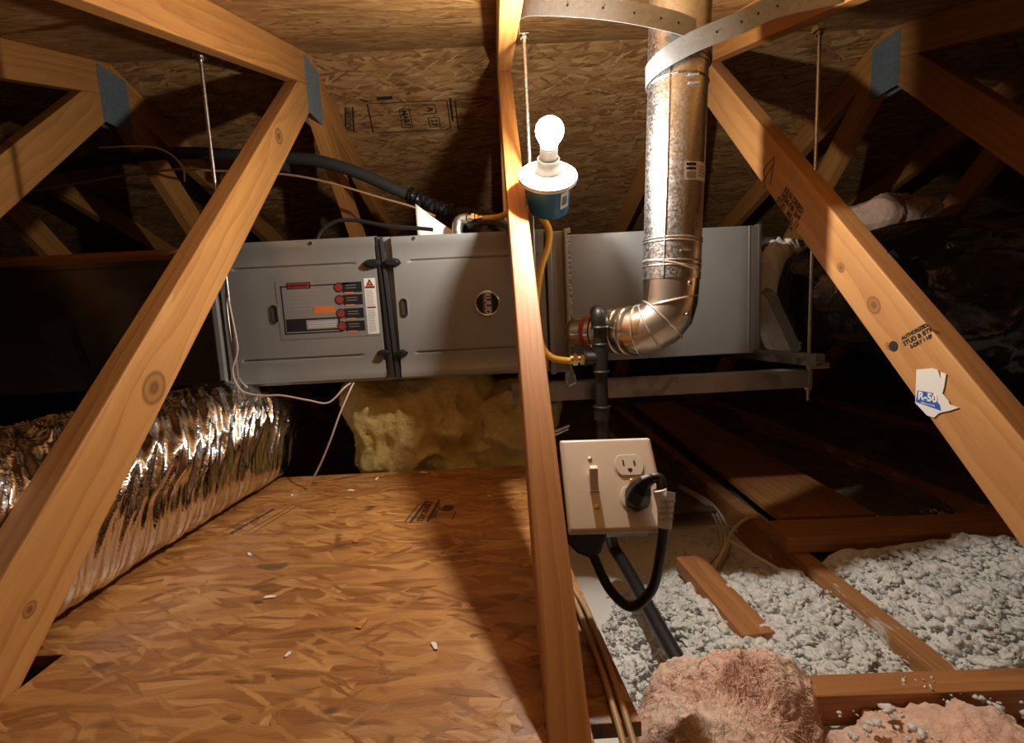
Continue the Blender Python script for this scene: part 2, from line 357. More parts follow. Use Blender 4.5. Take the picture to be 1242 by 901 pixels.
def truss(X, label, kl=None, front_mat=None, chord_mat=None):
    tr = thing('roof_truss', label, 'roof truss', (X, YR, -.655), 'roof trusses')
    zc = lambda y: WZ + (YR - WY) * SL - abs(y - YR) * SL           # underside of chords
    vt = .089 / ca
    for sgn, far in ((-1, 2.9), (1, 4.0)):
        y2 = YR + sgn * far
        poly = [(YR + sgn * .0008, zc(YR)), (YR + sgn * .0008, zc(YR) + vt - .001), (y2, zc(y2) + vt - .001), (y2, zc(y2))]
        yzboard('top_chord', (YR, zc(YR)), (y2, zc(y2)), poly, X, (chord_mat or M['pine']) if sgn < 0 else M['pine'], tr)
    for sgn in (-1, 1):
        m = lambda y: YR + sgn * (YR - y) * -1 if sgn < 0 else YR + (YR - y)
        L = (WZ + .566) / s45
        A = (WY, WZ); B = (WY - c45 * L, -.566); oy, oz = s45 * .089, -c45 * .089
        lt = (YR - (A[0] + oy)) / c45
        low0 = (YR, A[1] + oz + lt * s45); lowL = (L - .089 * (c45 / s45)); low1 = (A[0] + oy - c45 * (L - .089 * c45 / s45), -.566)
        poly = [(A[0], A[1] - .0006), (B[0], B[1]), low1, low0, (YR, zc(YR) - .0006)]
        poly = [(y, z) for y, z in poly]
        poly = [(YR + (YR - y) * (1 if sgn > 0 else -1) + (.0008 if sgn > 0 else -.0008), z) for y, z in poly]
        AA = (A[0] if sgn < 0 else 2 * YR - A[0], A[1]); BB = (B[0] if sgn < 0 else 2 * YR - B[0], B[1])
        yzboard('web_brace', AA, BB, poly, X, (front_mat or M['pine']) if sgn < 0 else M['pine'], tr)
    yzboard('bottom_chord', (-1.9, -.566), (5.5, -.566), [(-1.9, -.6545), (5.5, -.6545), (5.5, -.567), (-1.9, -.567)], X, M['chordwood'], tr)
    for s in (-1, 1):
        g = G(); xx = X + s * .0192
        x0, x1 = (xx, xx + .0012) if s > 0 else (xx - .0012, xx)
        g.box(x0, x1, YR - .055, YR + .055, .645, .825 - .02)
        g2 = [(y, z) for y in np.arange(-.05, .051, .0125) for z in np.arange(.653, .803, .0125)]
        for (y, z) in g2: g.box(x0 - (.0008 if s < 0 else 0), x1 + (.0008 if s > 0 else 0), YR + y - .0011, YR + y + .0011, z - .0042, z + .0042)
        g.make('gusset_plate', M['gusset'], tr)
    return tr
X0 = .038
KL = local_knots([((-.553, .729, -.081), .024), ((-.553, 1.264, .492), .02), ((-.553, .50, -.30), .008)], (WY, WZ), (WY - c45, WZ - s45), X0 - .61)
KR = local_knots([((.629, .786, -.011), .014), ((.629, .867, .060), .009), ((.629, .752, -.079), .006)], (WY, WZ), (WY - c45, WZ - s45), X0 + .61)
KC = local_knots([((.038, .56, -.21), .012), ((.038, 1.25, .55), .008)], (WY, WZ), (WY - c45, WZ - s45), X0)
m_l = wood('pine_left', (.60, .30, .09), (.40, .16, .04), KL, scale=.8); m_r = wood('pine_right', (.60, .31, .11), (.44, .19, .06), KR, scale=.7); m_c = wood('pine_centre', (.56, .25, .07), (.36, .135, .032), KC, scale=1.1)
TRUSS = {
 -3: 'dark pine roof truss farthest to the left, barely lit',
 -2: 'dim pine roof truss second from the left in the background shadows',
 -1: 'pine roof truss on the left whose lit brace has a big oval knot',
 0: 'pine roof truss in the middle, beside the lit bulb and switch plate',
 1: 'pine roof truss right of the vent pipe, its brace carrying the torn R-50 tag',
 2: 'dim pine roof truss in the shadows above the black duct on the right',
 3: 'dark pine roof truss farthest to the right, behind the black duct'}
TR = {}
for i in (-3, -2, -1, 0, 1, 2, 3):
    TR[i] = truss(X0 + .61 * i, TRUSS[i], front_mat={-1: m_l, 0: m_c, 1: m_r}.get(i))
# writing stamped on the right brace (face towards -X)
dR = Vector((0, -c45, -s45)); nR = Vector((0, -s45, c45)); XF = .6284
def on_right(y, z, ang=0):
    x = (Matrix.Rotation(ang, 3, 'X') @ dR); return frame((XF, y, z), x, Vector((-1, 0, 0)).cross(x))
WB = [c for c in TR[1].children if c.name.startswith('web_brace')][0]
for k, (s_, off, sz) in enumerate((('AUTHORIZED', .0095, .0078), ('STUD & BTR', .0, .0100), ('S-DRY 1 HF', -.0095, .0080))):
    p = Vector((XF, .699, -.061)) + Vector((0, 0.66, .75)) * off
    text('grade_stamp', s_, sz, frame(p, (0, -.74, .60) , (0, .62, .78)) if 0 else frame((XF, p.y, p.z), (0, -.80, .42), (0, .42, .80)), M['ink'], WB, bold=.0003)
g = G(); g.lathe([(.0085, 0), (.0085, .0004)], frame((XF, .742, -.078), (0, 1, 0), (0, 0, -1)) , 14); g.make('ink_blot', M['ink'], WB)
for k, s_ in enumerate(('KILN DRIED', 'HEM-FIR 2x4', 'STUD  MILL 11', 'S-DRY  USA')):
    p = Vector((XF, 1.03, .20)) + Vector((0, -.60, .55)) * 0 + nR * (.024 - .015 * k)
    text('grade_stamp', s_, .017, frame((XF, p.y, p.z), dR, Vector((-1, 0, 0)).cross(dR)), M['ink_soft'], WB, bold=.0004)
g = G()
for a, b in (((1.085, .330), (1.128, .315)), ((1.128, .315), (1.122, .270)), ((1.10, .272), (1.085, .330)), ((1.09, .315), (1.135, .285))):
    pa, pb = Vector((XF - .0002, *a)), Vector((XF - .0002, *b)); g.tube([pa, pb], .0009, 5)
g.make('pencil_mark', M['ink_soft'], WB)
# torn tag
tagp = [(.696, -.111), (.670, -.106), (.661, -.108), (.6555, -.121), (.6565, -.110), (.648, -.112), (.650, -.132), (.652, -.141), (.642, -.150), (.640, -.155), (.627, -.157), (.640, -.164), (.650, -.168), (.656, -.171), (.663, -.179), (.674, -.178), (.695, -.163)]
g = G(); n = len(tagp); g.add([(XF - .0004, y, z) for y, z in tagp] + [(XF - .0016, y, z) for y, z in tagp], [tuple(range(n)), tuple(range(n, 2 * n))[::-1]] + [(i, (i + 1) % n, n + (i + 1) % n, n + i) for i in range(n)])
tg = g.make('paper_tag', M['paper'], origin=(XF, .66, -.14)); tag(tg, 'torn white paper R-50 tag stuck on the right brace', 'tag')
g = G(); g.add([(XF - .0018, y, z) for y, z in ((.692, -.1425), (.6655, -.1425), (.6655, -.148), (.6545, -.158), (.652, -.1665), (.694, -.161))], [(0, 1, 2, 3, 4, 5)]); g.make('blue_band', M['lbl_blue'], tg, origin=(XF, .66, -.14))
text('tag_lettering', 'R-50', .0165, frame((XF - .0022, .6745, -.1505), (0, -1, 0), (0, 0, 1)), M['white_plastic'], tg, bold=.0006)
text('tag_lettering', 'INSULATION', .004, frame((XF - .0022, .673, -.1608), (0, -1, -.05), (0, 0, 1)), M['white_plastic'], tg)
# ================================================================ ROOF PRINT (stamp on the far slope)
pan = [o for o in ceiling.children][1]
def on_roof(x, y):
    return Vector((x, y, ZR - (y - YR) * SL - .0006))
OFY = .045
def rfr(x, y, rot=0):
    ax = Vector((1, 0, 0)); ay = Vector((0, -ca, sa)); X_ = ax * math.cos(rot) + ay * math.sin(rot); Y_ = -ax * math.sin(rot) + ay * math.cos(rot)
    return frame(on_roof(x, y), X_, Y_)
g = G()
def rline(x0, y0, x1, y1, w_=.002):
    a, b = on_roof(x0, y0), on_roof(x1, y1); d = (b - a).normalized(); nn = Vector((0, ca, -sa)).cross(Vector((1, 0, 0))); s_ = d.cross(nn).normalized() * w_
    g.add([a + s_, b + s_, b - s_, a - s_], [(0, 1, 2, 3)])
y0, y1 = 1.735, 1.87; xl, xr = -.44, -.16
rline(xl, y0, xr, y0); rline(xl - .02, y1, xr - .005, y1); rline(xl, y0, xl - .02, y1, .0025); rline(xr, y0, xr - .005, y1)
rline(xr + .012, y0 - .01, xr + .008, y1 - .04, .004); rline(xr + .028, y0, xr + .024, y1, .0025); rline(xr + .028, y0, xr + .11, y0); rline(xr + .024, y1, xr + .1, y1)
rline(-.335, 1.765, -.30, 1.765); rline(-.335, 1.765, -.345, 1.85, .0016); rline(-.30, 1.765, -.305, 1.85, .0016); rline(-.345, 1.85, -.305, 1.85)
rline(-.25, 1.75, -.205, 1.75); rline(-.25, 1.79, -.207, 1.79); rline(-.205, 1.75, -.207, 1.79)
rline(-.24, 1.81, -.20, 1.81); rline(-.24, 1.855, -.202, 1.855); rline(-.24, 1.81, -.24, 1.855); rline(-.20, 1.81, -.202, 1.855)
rline(-.52, 1.745, -.56, 1.86, .003); rline(-.495, 1.745, -.53, 1.86, .003)
for a, b, w_ in ((-.46, -.435, .004), (-.40, -.345, .008)): rline(a, 1.715, b, 1.713 if w_ > .005 else 1.725, w_)
rp = g.make('printed_stamp', M['ink'], ceiling, origin=(-.3, 1.8, .75))
text('printed_lettering', 'MARY', .03, rfr(-.322, 1.808, -math.pi / 2), M['ink'], ceiling, bold=.0012)
text('printed_lettering', 'A', .034, rfr(-.226, 1.771, -math.pi / 2), M['ink'], ceiling, bold=.0008)
text('printed_lettering', '23', .032, rfr(-.221, 1.832, -math.pi / 2), M['ink'], ceiling, bold=.0008)
text('printed_lettering', 'SHEATHING', .022, rfr(-.528, 1.80, -math.pi / 2 - .25), M['ink'], ceiling, bold=.0004)
# ================================================================ OSB DECK
ZD = -.375
dp = [(-1.16, 1.165), (.032, 1.145), (.107, .385), (.060, .385), (.060, .335), (.019, .335), (.019, .36), (-.551, .36), (-.551, .525), (-.5925, .525), (-.5925, .34), (-1.16, .34)]
g = G(); Mx = T(0, 0, ZD - .0155); g.prism(dp, 0, .0155, M=Mx); deck = g.make('osb_deck', M['osb_deck'], bevel=.001, origin=(-.3, .75, ZD)); tag(deck, 'orange brown strand board deck sheet left of the middle brace', 'deck board')
g = G(); g.prism([(-1.16, .335), (-.5925, .335), (-.5925, .2), (-1.16, .2)], 0, .0155, M=Mx)
g = G(); g.prism([(-1.16, .19), (.20, .19), (.24, -.9), (-1.16, -.9)], 0, .0155, M=Mx); tag(g.make('osb_deck', M['osb_deck'], origin=(-.4, -.3, ZD)), 'strand board sheet under the camera, behind the lit deck sheet', 'deck board')
for (x0, x1, y0, y1, lb) in ((-1.1, -.1, 1.10, 1.138, 'pine sleeper under the far edge of the deck'), (-1.1, .0, .36, .398, 'pine sleeper under the near edge of the deck')):
    for j, (a, b) in enumerate(((x0, -.595), (-.549, x1))):
        g = G(); g.box(a, b, y0, y1, -.53, -.3915); tag(g.make('sleeper_board', M['boardwood'], bevel=.002), lb + (', left of the knotted brace' if j == 0 else ', right of the knotted brace'), 'board')
# printed bars on the deck
def deckfr(x, y, rot=0): return frame((x, y, ZD + .0004), (math.cos(rot), math.sin(rot), 0), (-math.sin(rot), math.cos(rot), 0))
g = G()
def dbar(x0, y0, x1, y1, w_=.0016):
    a, b = Vector((x0, y0, ZD + .0004)), Vector((x1, y1, ZD + .0004)); s_ = (b - a).normalized().cross(Vector((0, 0, 1))) * w_; g.add([a + s_, a - s_, b - s_, b + s_], [(0, 1, 2, 3)])
for bar in [(-.208, .845, -.197, .93, .0013), (-.197, .842, -.183, .945, .0028), (-.165, .842, -.156, .945, .0028), (-.118, .845, -.115, .88, .0012)] + [(x, a, x + .03, b, .0011) for x, a, b in ((-.556, .845, .945), (-.548, .85, .94), (-.535, .84, .95), (-.505, .84, .95), (-.49, .835, .955))]:
    g = G(); dbar(*bar); g.make('printed_bar', M['ink_soft'], deck)
text('printed_lettering', 'EXPOSURE 1', .017, deckfr(-.177, .893, math.pi / 2 - .05), M['ink_soft'], deck, bold=.0006)
text('printed_lettering', '7/16 CAT', .016, deckfr(-.155, .893, math.pi / 2 - .05), M['ink_soft'], deck, bold=.0004)
text('printed_lettering', 'SIZED FOR SPACING', .012, deckfr(-.518, .89, math.pi / 2 - .25), M['ink_soft'], deck, bold=.0003)
g = G()
for q in range(9):
    a = random.uniform(0, 3.1); cx, cy = -.133, .9; r_ = .014
    g.torus((cx + random.uniform(-.004, .004), cy + random.uniform(-.006, .006), ZD + .0004), (0, 0, 1), r_ * random.uniform(.4, 1), .0006, 18, 4)
g.make('printed_seal', M['ink_soft'], deck)
# loose chips on the deck
rr = random.Random(5); chips = []
for (x, y) in [(-.40, 1.09), (-.33, 1.10), (-.37, 1.03), (-.36, .98), (-.27, 1.02), (-.50, 1.02), (-.55, 1.07), (-.49, .97), (-.28, .78), (-.20, .55), (-.05, .95), (-.12, .72), (-.35, .62), (-.10, .50), (-.27, .50), (.0, .88), (-.45, .75), (-.32, 1.12), (-.22, 1.13), (-.29, .93)]:
    a = rr.uniform(0, 6.3); L_ = rr.uniform(.004, .011); w_ = L_ * rr.uniform(.3, .6); Mx = T(x, y, ZD + .0005) @ Matrix.Rotation(a, 4, 'Z')
    g = G(); g.prism([(-L_, -w_), (L_ * .7, -w_ * .8), (L_, w_ * .3), (-L_ * .3, w_), (-L_ * .9, w_ * .5)], 0, .0015, M=Mx)
    o = g.make('wood_chip', M['paper'] if rr.random() < .5 else M['pine'], origin=(x, y, ZD)); o['group'] = 'chips on the deck'; o['label'] = 'tiny pale chip of debris lying loose on the lit deck sheet'; o['category'] = 'chip'
# ================================================================ FURNACE
FY = 1.12
fr = thing('furnace', 'long grey metal furnace laid on its side under the ridge', 'furnace', (-.25, 1.4, -.137))
g = G(); g.box(-.672, .108, FY + .014, 1.78, -.137, .205); g.make('cabinet', M['furnace'], fr, bevel=.004)
g = G(); g.box(.108, .121, FY - .004, 1.78, -.142, .201); g.box(.121, .150, FY + .012, 1.78, -.140, .198); g.box(.150, .158, FY - .012, 1.78, -.146, .199); g.make('end_flange', M['furnace'], fr, bevel=.0025)
g = G(); g.box(-.69, -.672, FY - .004, 1.78, -.15, .21); g.box(-.682, -.668, FY - .014, FY - .002, -.15, .21); g.make('end_flange', M['furnace'], fr, bevel=.0025)
def door(x0, x1, z0, z1, crx0, crx1):
    """door skin with pressed grooves as a height field; nearer is -Y"""
    zu, zl = .144, -.072; nx = 60; zs = [z0, z0 + .004, z0 + .02, z0 + .024]
    Z = sorted(set([z0, z0 + .004, z0 + .018, z0 + .022] + [zl + d for d in (-.007, -.004, -.001, .001, .004, .006)] + [zu + d for d in (-.006, -.004, -.001, .001, .004, .007)] + [z1 - .026, z1 - .022, z1 - .004, z1] + list(np.linspace(zl + .02, zu - .02, 12))))
    Xs = sorted(set([x0, x0 + .004, x1 - .004, x1, crx0, crx0 + .006, crx1 - .006, crx1] + list(np.linspace(x0 + .01, x1 - .01, 30))))
    def y(x, z):
        e = 0.0
        if x < x0 + .002 or x > x1 - .002 or z < z0 + .002 or z > z1 - .002: return FY + .014
        for zc_ in (zu, zl):
            if crx0 + .003 < x < crx1 - .003:
                d = z - zc_
                if -.0025 < d < .0025: e += .0045
        if z > z1 - .024: e += -.003
        if z < z0 + .020: e += -.003
        return FY + e
    V = [(x, y(x, z), z) for z in Z for x in Xs]; n = len(Xs); F = [(i * n + j, i * n + j + 1, (i + 1) * n + j + 1, (i + 1) * n + j) for i in range(len(Z) - 1) for j in range(n - 1)]
    g = G(); g.add(V, F); return g.make('access_door', M['furnace'], fr, smooth=True)
d1 = door(-.667, -.290, -.132, .207, -.635, -.340); d2 = door(-.258, .106, -.134, .204, -.218, .09)
g = G(); g.add([(-.292, FY - .002, .203), (-.287, FY - .004, .203), (-.271, FY - .004, -.13), (-.279, FY - .002, -.13), (-.292, FY + .01, .203), (-.287, FY + .01, .203), (-.271, FY + .01, -.13), (-.279, FY + .01, -.13)], [(0, 3, 2, 1), (4, 5, 6, 7), (0, 1, 5, 4), (1, 2, 6, 5), (2, 3, 7, 6), (3, 0, 4, 7)])
g.add([(-.281, FY - .003, .203), (-.275, FY - .003, .203), (-.258, FY - .003, -.133), (-.267, FY - .003, -.133), (-.281, FY + .01, .203), (-.275, FY + .01, .203), (-.258, FY + .01, -.133), (-.267, FY + .01, -.133)], [(0, 3, 2, 1), (4, 5, 6, 7), (0, 1, 5, 4), (1, 2, 6, 5), (2, 3, 7, 6), (3, 0, 4, 7)])
g.make('door_gasket', M['black_gasket'], fr)
for (x, z, s_) in ((-.300, .142, 1), (-.257, .142, -1), (-.291, -.069, 1), (-.252, -.071, -1)):
    g = G(); Mx = frame((x, FY, z), (1, 0, 0), (0, 0, 1)); k = .85 if z < 0 else 1.1
    a = [(math.cos(t_) * .021 * k * (1 if math.cos(t_) * s_ < 0 else .8), math.sin(t_) * .0095 * k) for t_ in np.linspace(0, 2 * math.pi, 20, endpoint=False)]
    g.prism(a, .0, .006, M=Mx); g.prism([(p * .72, q * .72) for p, q in a], .006, .013, M=Mx)
    g.make('door_latch', M['black_plastic'], fr, bevel=.0018, origin=(x, FY, z))
for (x, z) in ((-.543, .036), (-.236, .036)):
    g = G(); Mx = frame((x, FY, z), (1, 0, 0), (0, 0, 1))
    def stad(w_, h_, n=10): return [(w_ * math.cos(a), (h_ - w_) + w_ * math.sin(a)) for a in np.linspace(0, math.pi, n)] + [(w_ * math.cos(a), -(h_ - w_) + w_ * math.sin(a)) for a in np.linspace(math.pi, 2 * math.pi, n)]
    A, B = stad(.0085, .022), stad(.0055, .018); n = len(A)
    V = [Mx @ Vector((p, q, z_)) for P_, z_ in ((A, 0), (A, .003), (B, .003), (B, .0003)) for p, q in P_]
    g.add(V, [(r * n + i, r * n + (i + 1) % n, (r + 1) * n + (i + 1) % n, (r + 1) * n + i) for r in range(3) for i in range(n)])
    h_ = g.make('finger_pull', M['chrome'], fr, smooth=True, origin=(x, FY, z))
    g = G(); g.prism(B, .0004, .0009, M=Mx); g.make('recess', M['black_gasket'], h_, origin=(x, FY, z))
# badge with its lettering turned on its side
bx, bz = -.0375, .036; Mb = frame((bx, FY - .0005, bz), (1, 0, 0), (0, 0, 1))
g = G(); g.lathe([(.0275, 0), (.0275, .002)], Mb, 40); bd = g.make('round_badge', M['lbl_black'], fr, origin=(bx, FY, bz))
g = G(); g.torus(Mb @ Vector((0, 0, .002)), (0, 1, 0), .028, .0022, 48, 8); g.make('badge_ring', M['chrome'], bd, smooth=True, origin=(bx, FY, bz))
g = G(); g.prism([(-.011, -.024), (.011, -.024), (.0105, .024), (-.0105, .024)], .002, .0024, M=Mb); g.make('badge_band', M['lbl_blackband'], bd, origin=(bx, FY, bz))
text('badge_lettering', 'RUUD', .0195, frame(Mb @ Vector((0.0005, 0, .0028)), (0, 0, -1), (1, 0, 0)), M['label_paper'], bd, bold=.0003)
# instruction label on the left door
lx0, lx1, lz0, lz1 = -.534, -.296, -.026, .112; y_ = FY - .0006
lm = [M['silver_label'], M['lbl_black'], M['lbl_red'], M['lbl_orange'], M['lbl_grey'], M['label_paper']]
g = G()
def lr(x0, x1, z0, z1, mi, k=1): g.box(x0, x1, y_ - .0003 * k, y_, z0, z1, mi)
lr(lx0, lx1, lz0, lz1, 0)
lr(-.523, -.520, -.012, .1, 1, 2); lr(-.523, -.36, .097, .1, 1, 2); lr(-.523, -.385, -.014, -.011, 1, 2)
lr(-.508, -.452, .092, .107, 1, 2); lr(-.505, -.455, .094, .105, 2, 3)
for i in range(6): lr(-.515, -.515 + random.uniform(.05, .11), .085 - .0085 * i, .087 - .0085 * i, 4, 2)
lr(-.45, -.40, .032, .048, 3, 2); lr(-.518, -.39, -.008, .022, 1, 2); lr(-.47, -.395, -.004, .018, 4, 3)
for i in range(4): lr(-.466, -.40 , .0 + .004 * i, .0015 + .004 * i, 5, 4)
for i, z in enumerate((.078, .049, .017, -.013)):
    lr(-.378, -.332, z, z + .024, 1, 2); g.lathe([(.0115, 0), (.0115, .0012)], frame((-.386, y_, z + .013), (1, 0, 0), (0, 0, 1)), 16, 1); g.lathe([(.009, 0), (.009, .0016)], frame((-.386, y_, z + .013), (1, 0, 0), (0, 0, 1)), 16, 2)
    lr(-.374, -.352, z - .003, z + .001, 3, 3)
    for j in range(2): lr(-.37, -.345, z + .016 - .006 * j, z + .0172 - .006 * j, 4, 3)
lr(-.326, -.299, -.022, .109, 5, 2); lr(-.324, -.301, .085, .091, 3, 3); lr(-.323, -.302, .0385, .042, 2, 3)
for i in range(11):
    z = .081 - .0038 * i
    lr(-.323, -.304 - random.uniform(0, .004), z - .0012, z, 4, 3)
for i in range(13):
    z = .034 - .004 * i
    lr(-.323, -.304 - random.uniform(0, .004), z - .0012, z, 4, 3)
Mt = frame((-.3125, y_ - .0008, .098), (1, 0, 0), (0, 0, 1)); g.prism([(-.008, -.006), (.008, -.006), (0, .009)], 0, .0004, M=Mt, mi=1); g.prism([(-.004, -.004), (.004, -.004), (0, .004)], .0004, .0007, M=Mt, mi=3)
lb = g.make('instruction_label', lm, fr, origin=(-.41, FY, .04)); lb['label'] = 'instruction and warning label with red roundels on black'
text('label_lettering', 'WARNING', .0045, frame((-.3125, y_ - .0012, .088), (1, 0, 0), (0, 0, 1)), M['lbl_black'], lb, bold=.0002)
text('label_lettering', 'INSTRUCTIONS', .0062, frame((-.48, y_ - .0013, .0995), (1, 0, 0), (0, 0, 1)), M['lbl_black'], lb, bold=.0002)
# control box and screws along the top edge
for x in (-.62, -.44, -.2, 0.02): g = G(); g.lathe([(.004, 0), (.004, .0025)], frame((x, FY - .003, .195), (1, 0, 0), (0, 0, 1)), 8); g.make('screw_head', M['chrome'], fr)
# supply plenum on the right (end plate and sealed joint)
pl = thing('supply_plenum', 'plain light grey sheet metal plenum right of the furnace, behind the vent pipe', 'plenum', (.4, 1.45, -.12))
g = G(); g.box(.1605, .624, 1.14, 1.76, -.118, .190); g.make('box_shell', M['plenum_grey'], pl, bevel=.003)
g = G(); g.box(.600, .604, 1.1385, 1.142, -.118, .190); g.box(.622, .629, 1.134, 1.76, -.121, .193); g.make('end_seam', M['plenum_grey'], pl, bevel=.001)
g = G()
for i in range(26):
    z = -.10 + .292 * i / 25; g.box(.161, .1665 + random.uniform(0, .003), 1.134, 1.141, z, z + random.uniform(.006, .013))
g.make('foil_tape', M['chrome'], pl, bevel=.001)
# return plenum on the left
rp_ = thing('return_plenum', 'sheet metal duct box coloured dark as unlit, left of the furnace doors', 'plenum', (-1.1, 1.45, -.14))
g = G(); g.box(-1.72, -.692, 1.15, 1.80, -.125, .178); g.make('box_shell', M['duct_shaded'], rp_, bevel=.003)
g = G(); g.box(-.722, -.692, 1.146, 1.152, -.127, .180); g.box(-1.72, -.692, 1.146, 1.152, .166, .1795); g.box(-1.72, -.692, 1.146, 1.152, -.127, -.118); g.make('drive_cleat', M['duct_shaded'], rp_, bevel=.001)
g = G(); V = [(-1.045, 1.147, .06), (-1.038, 1.146, 0.0), (-1.018, 1.147, -.075), (-1.035, 1.1499, -.075), (-1.055, 1.1499, 0.0)]; g.add(V, [(0, 1, 4), (1, 2, 3, 4)]); g.make('dent_crease', M['duct_shaded'], rp_)
g = G(); g.box(-1.72, -.70, 1.16, 1.198, .1785, .205); tag(g.make('top_board', M['boardwood'], bevel=.002), 'brown board lying on top of the dark left duct box', 'board')
# ================================================================ VENT PIPE
vp = thing('vent_pipe', 'galvanised round vent pipe rising through the roof with a bend at the bottom', 'vent pipe', (.38, 1.04, -.06))
cx = lambda z: .3340 + (.3558 - .3340) * (z / .483); cy = .935
r0 = .0558
def vseg(z0, z1, r, name, mat, prof=None):
    g = G(); n = 12; P = [Vector((cx(z0 + (z1 - z0) * i / n), cy, z0 + (z1 - z0) * i / n)) for i in range(n + 1)]
    R = prof or [r] * (n + 1); g.tube(P, R, 48, caps=False); return g.make(name, mat, vp, smooth=True)
K = .8947
vseg(.447, .90, r0, 'pipe_section', M['galv'])
vseg(.131, .456, r0 - .0012, 'pipe_section', M['galv'])
vseg(.058, .134, r0 - .0005, 'pipe_section', M['galv'])
for z in (.456, .134, .1284, .092, .083, .42):
    g = G(); g.torus((cx(z), cy, z), (.046, 0, 1), r0 - .0008, .002, 48, 6); g.make('swaged_bead', M['galv'], vp, smooth=True)
g = G(); g.tube([(cx(.065) - .031, cy - .0460, .063), (cx(.45) - .031, cy - .0460, .447)], .002, 6); g.make('lock_seam', M['galv'], vp)
for xa, xb, z in ((cx(.1) - .004, cx(.1) + .016, .1065), (cx(.45) - .002, cx(.45) + .016, .413), (cx(.45) - .002, cx(.45) + .016, .399)):
    g = G(); g.box(xa, xb, cy - r0 - .003, cy - r0 + .004, z, z + .002); g.make('locking_tab', M['white_bead'], vp)
# elbow: gored bend from vertical to nearly horizontal, heading for the furnace outlet
pts = [(.3365, cy, .062), (.3355, cy, .040), (.3335, cy, .016), (.328, .9355, -.006), (.3135, .938, -.024), (.295, .945, -.036), (.276, .957, -.041), (.262, .969, -.041)]
rad = [.0542, .0537, .0534, .0530, .0522, .0512, .0500, .0490]
g = G(); g.tube([Vector(p) for p in pts], rad, 48, caps=False); g.make('elbow', M['galv_elbow'], vp, smooth=True, autosm=False)
for c_, ax_, R_, r_ in (((.3375, cy, .082), (.3, 0, 1), .0555, .0023), ((.3335, cy, .014), (-.15, 0.1, 1), .0543, .0022), ((.319, .937, -.019), (.72, -.15, .7), .0532, .002), ((.299, .943, -.034), (.8, -.4, .45), .0520, .0017), ((.279, .955, -.0405), (.8, -.6, .12), .052, .0017)):
    g = G(); g.torus(c_, ax_, R_, r_, 48, 6); g.make('gore_bead', M['white_bead'], vp, smooth=True)  # highlight along each gore joint put into the pale bead colour
for (x, z, yy_) in ((.353, .047, -.0510), (.348, -.012, -.0505)): g = G(); g.lathe([(.005, 0), (.005, .002), (.003, .004)], frame((x, cy + yy_, z), (1, 0, 0), (0, 0, 1)), 12); g.make('rivet', M['galv'], vp)
A_, B_ = Vector((.272, .960, -.041)), Vector((.174, 1.084, -.042)); DR = (B_ - A_).normalized(); LL = (B_ - A_).length
KH = LL / .170
hz = [(0, .0505), (.012, .050), (.014, .0525), (.018, .0525), (.020, .0495), (.038, .048), (.040, .0505), (.044, .0505), (.046, .0475), (.066, .046), (.068, .048), (.072, .048), (.074, .044), (.100, .043), (.102, .0455), (.107, .0455), (.109, .042), (.118, .042)]
g = G(); g.tube([A_ + DR * t_ * KH for t_, r in hz], [r for t_, r in hz], 40, caps=False); g.make('connector_section', M['galv_elbow'], vp, smooth=True)
g = G(); g.tube([A_ + DR * .104, A_ + DR * .123], .0405, 36); g.make('red_clamp', M['red'], vp, smooth=True)
g = G(); g.tube([A_ + DR * .118, A_ + DR * .130], [.0385, .036], 36); g.tube([A_ + DR * .128, B_ - DR * .0], .0345, 36); g.tube([B_, Vector((.176, 1.139, -.042))], .0340, 36); g.make('outlet_collar', M['galv_elbow'], vp, smooth=True)
g = G(); g.lathe([(.003, 0), (.003, .002)], frame(B_ + Vector((-.004, -.0335, .004)), (1, 0, 0), (0, 0, 1)), 10); g.make('screw_head', M['chrome'], vp)
# product label wrapped on the pipe
def wrap(a0, a1, z0, z1, mi, dr, g, n=8):
    V = []; 
    for z in (z0, z1):
        for i in range(n + 1):
            a = a0 + (a1 - a0) * i / n; V.append((cx(z) + (r0 - .0012 + dr) * math.sin(a), cy - (r0 - .0012 + dr) * math.cos(a), z))
    g.add(V, [(i, i + 1, n + 2 + i, n + 1 + i) for i in range(n)], mi)
g = G(); wrap(-.03, 1.12, .234, .267, 0, .0006, g)
wrap(.03, .4, .259, .264, 1, .001, g); wrap(.03, .4, .252, .256, 1, .001, g)
for i in range(12): wrap(.05 + .03 * i, .05 + .03 * i + random.uniform(.008, .02), .237, .248, 1, .001, g, 1)
for i in range(4): wrap(.5, .98 - .06 * (i % 2), .258 - .0054 * i, .260 - .0054 * i, 2, .001, g)
g.make('product_label', [M['label_paper'], M['lbl_black'], M['lbl_grey']], vp)
# ================================================================ STEEL STRAP round the vent
def ribbon(P, w_, th, up=(0, 0, 1), sub=8):
    P = [Vector(p) for p in P]; P, _ = spline(P, 1.0, sub); V = []; F = []
    for i, p in enumerate(P):
        t_ = (P[min(i + 1, len(P) - 1)] - P[max(i - 1, 0)]).normalized(); u = (Vector(up) - t_ * t_.dot(Vector(up))).normalized(); n_ = t_.cross(u)
        V += [p + u * w_ / 2 - n_ * th / 2, p + u * w_ / 2 + n_ * th / 2, p - u * w_ / 2 + n_ * th / 2, p - u * w_ / 2 - n_ * th / 2]
    for i in range(len(P) - 1):
        for k in range(4): F.append((i * 4 + k, i * 4 + (k + 1) % 4, (i + 1) * 4 + (k + 1) % 4, (i + 1) * 4 + k))
    F += [(0, 1, 2, 3), tuple(len(V) - 4 + k for k in (3, 2, 1, 0))]
    return V, F
q = cx(.48)
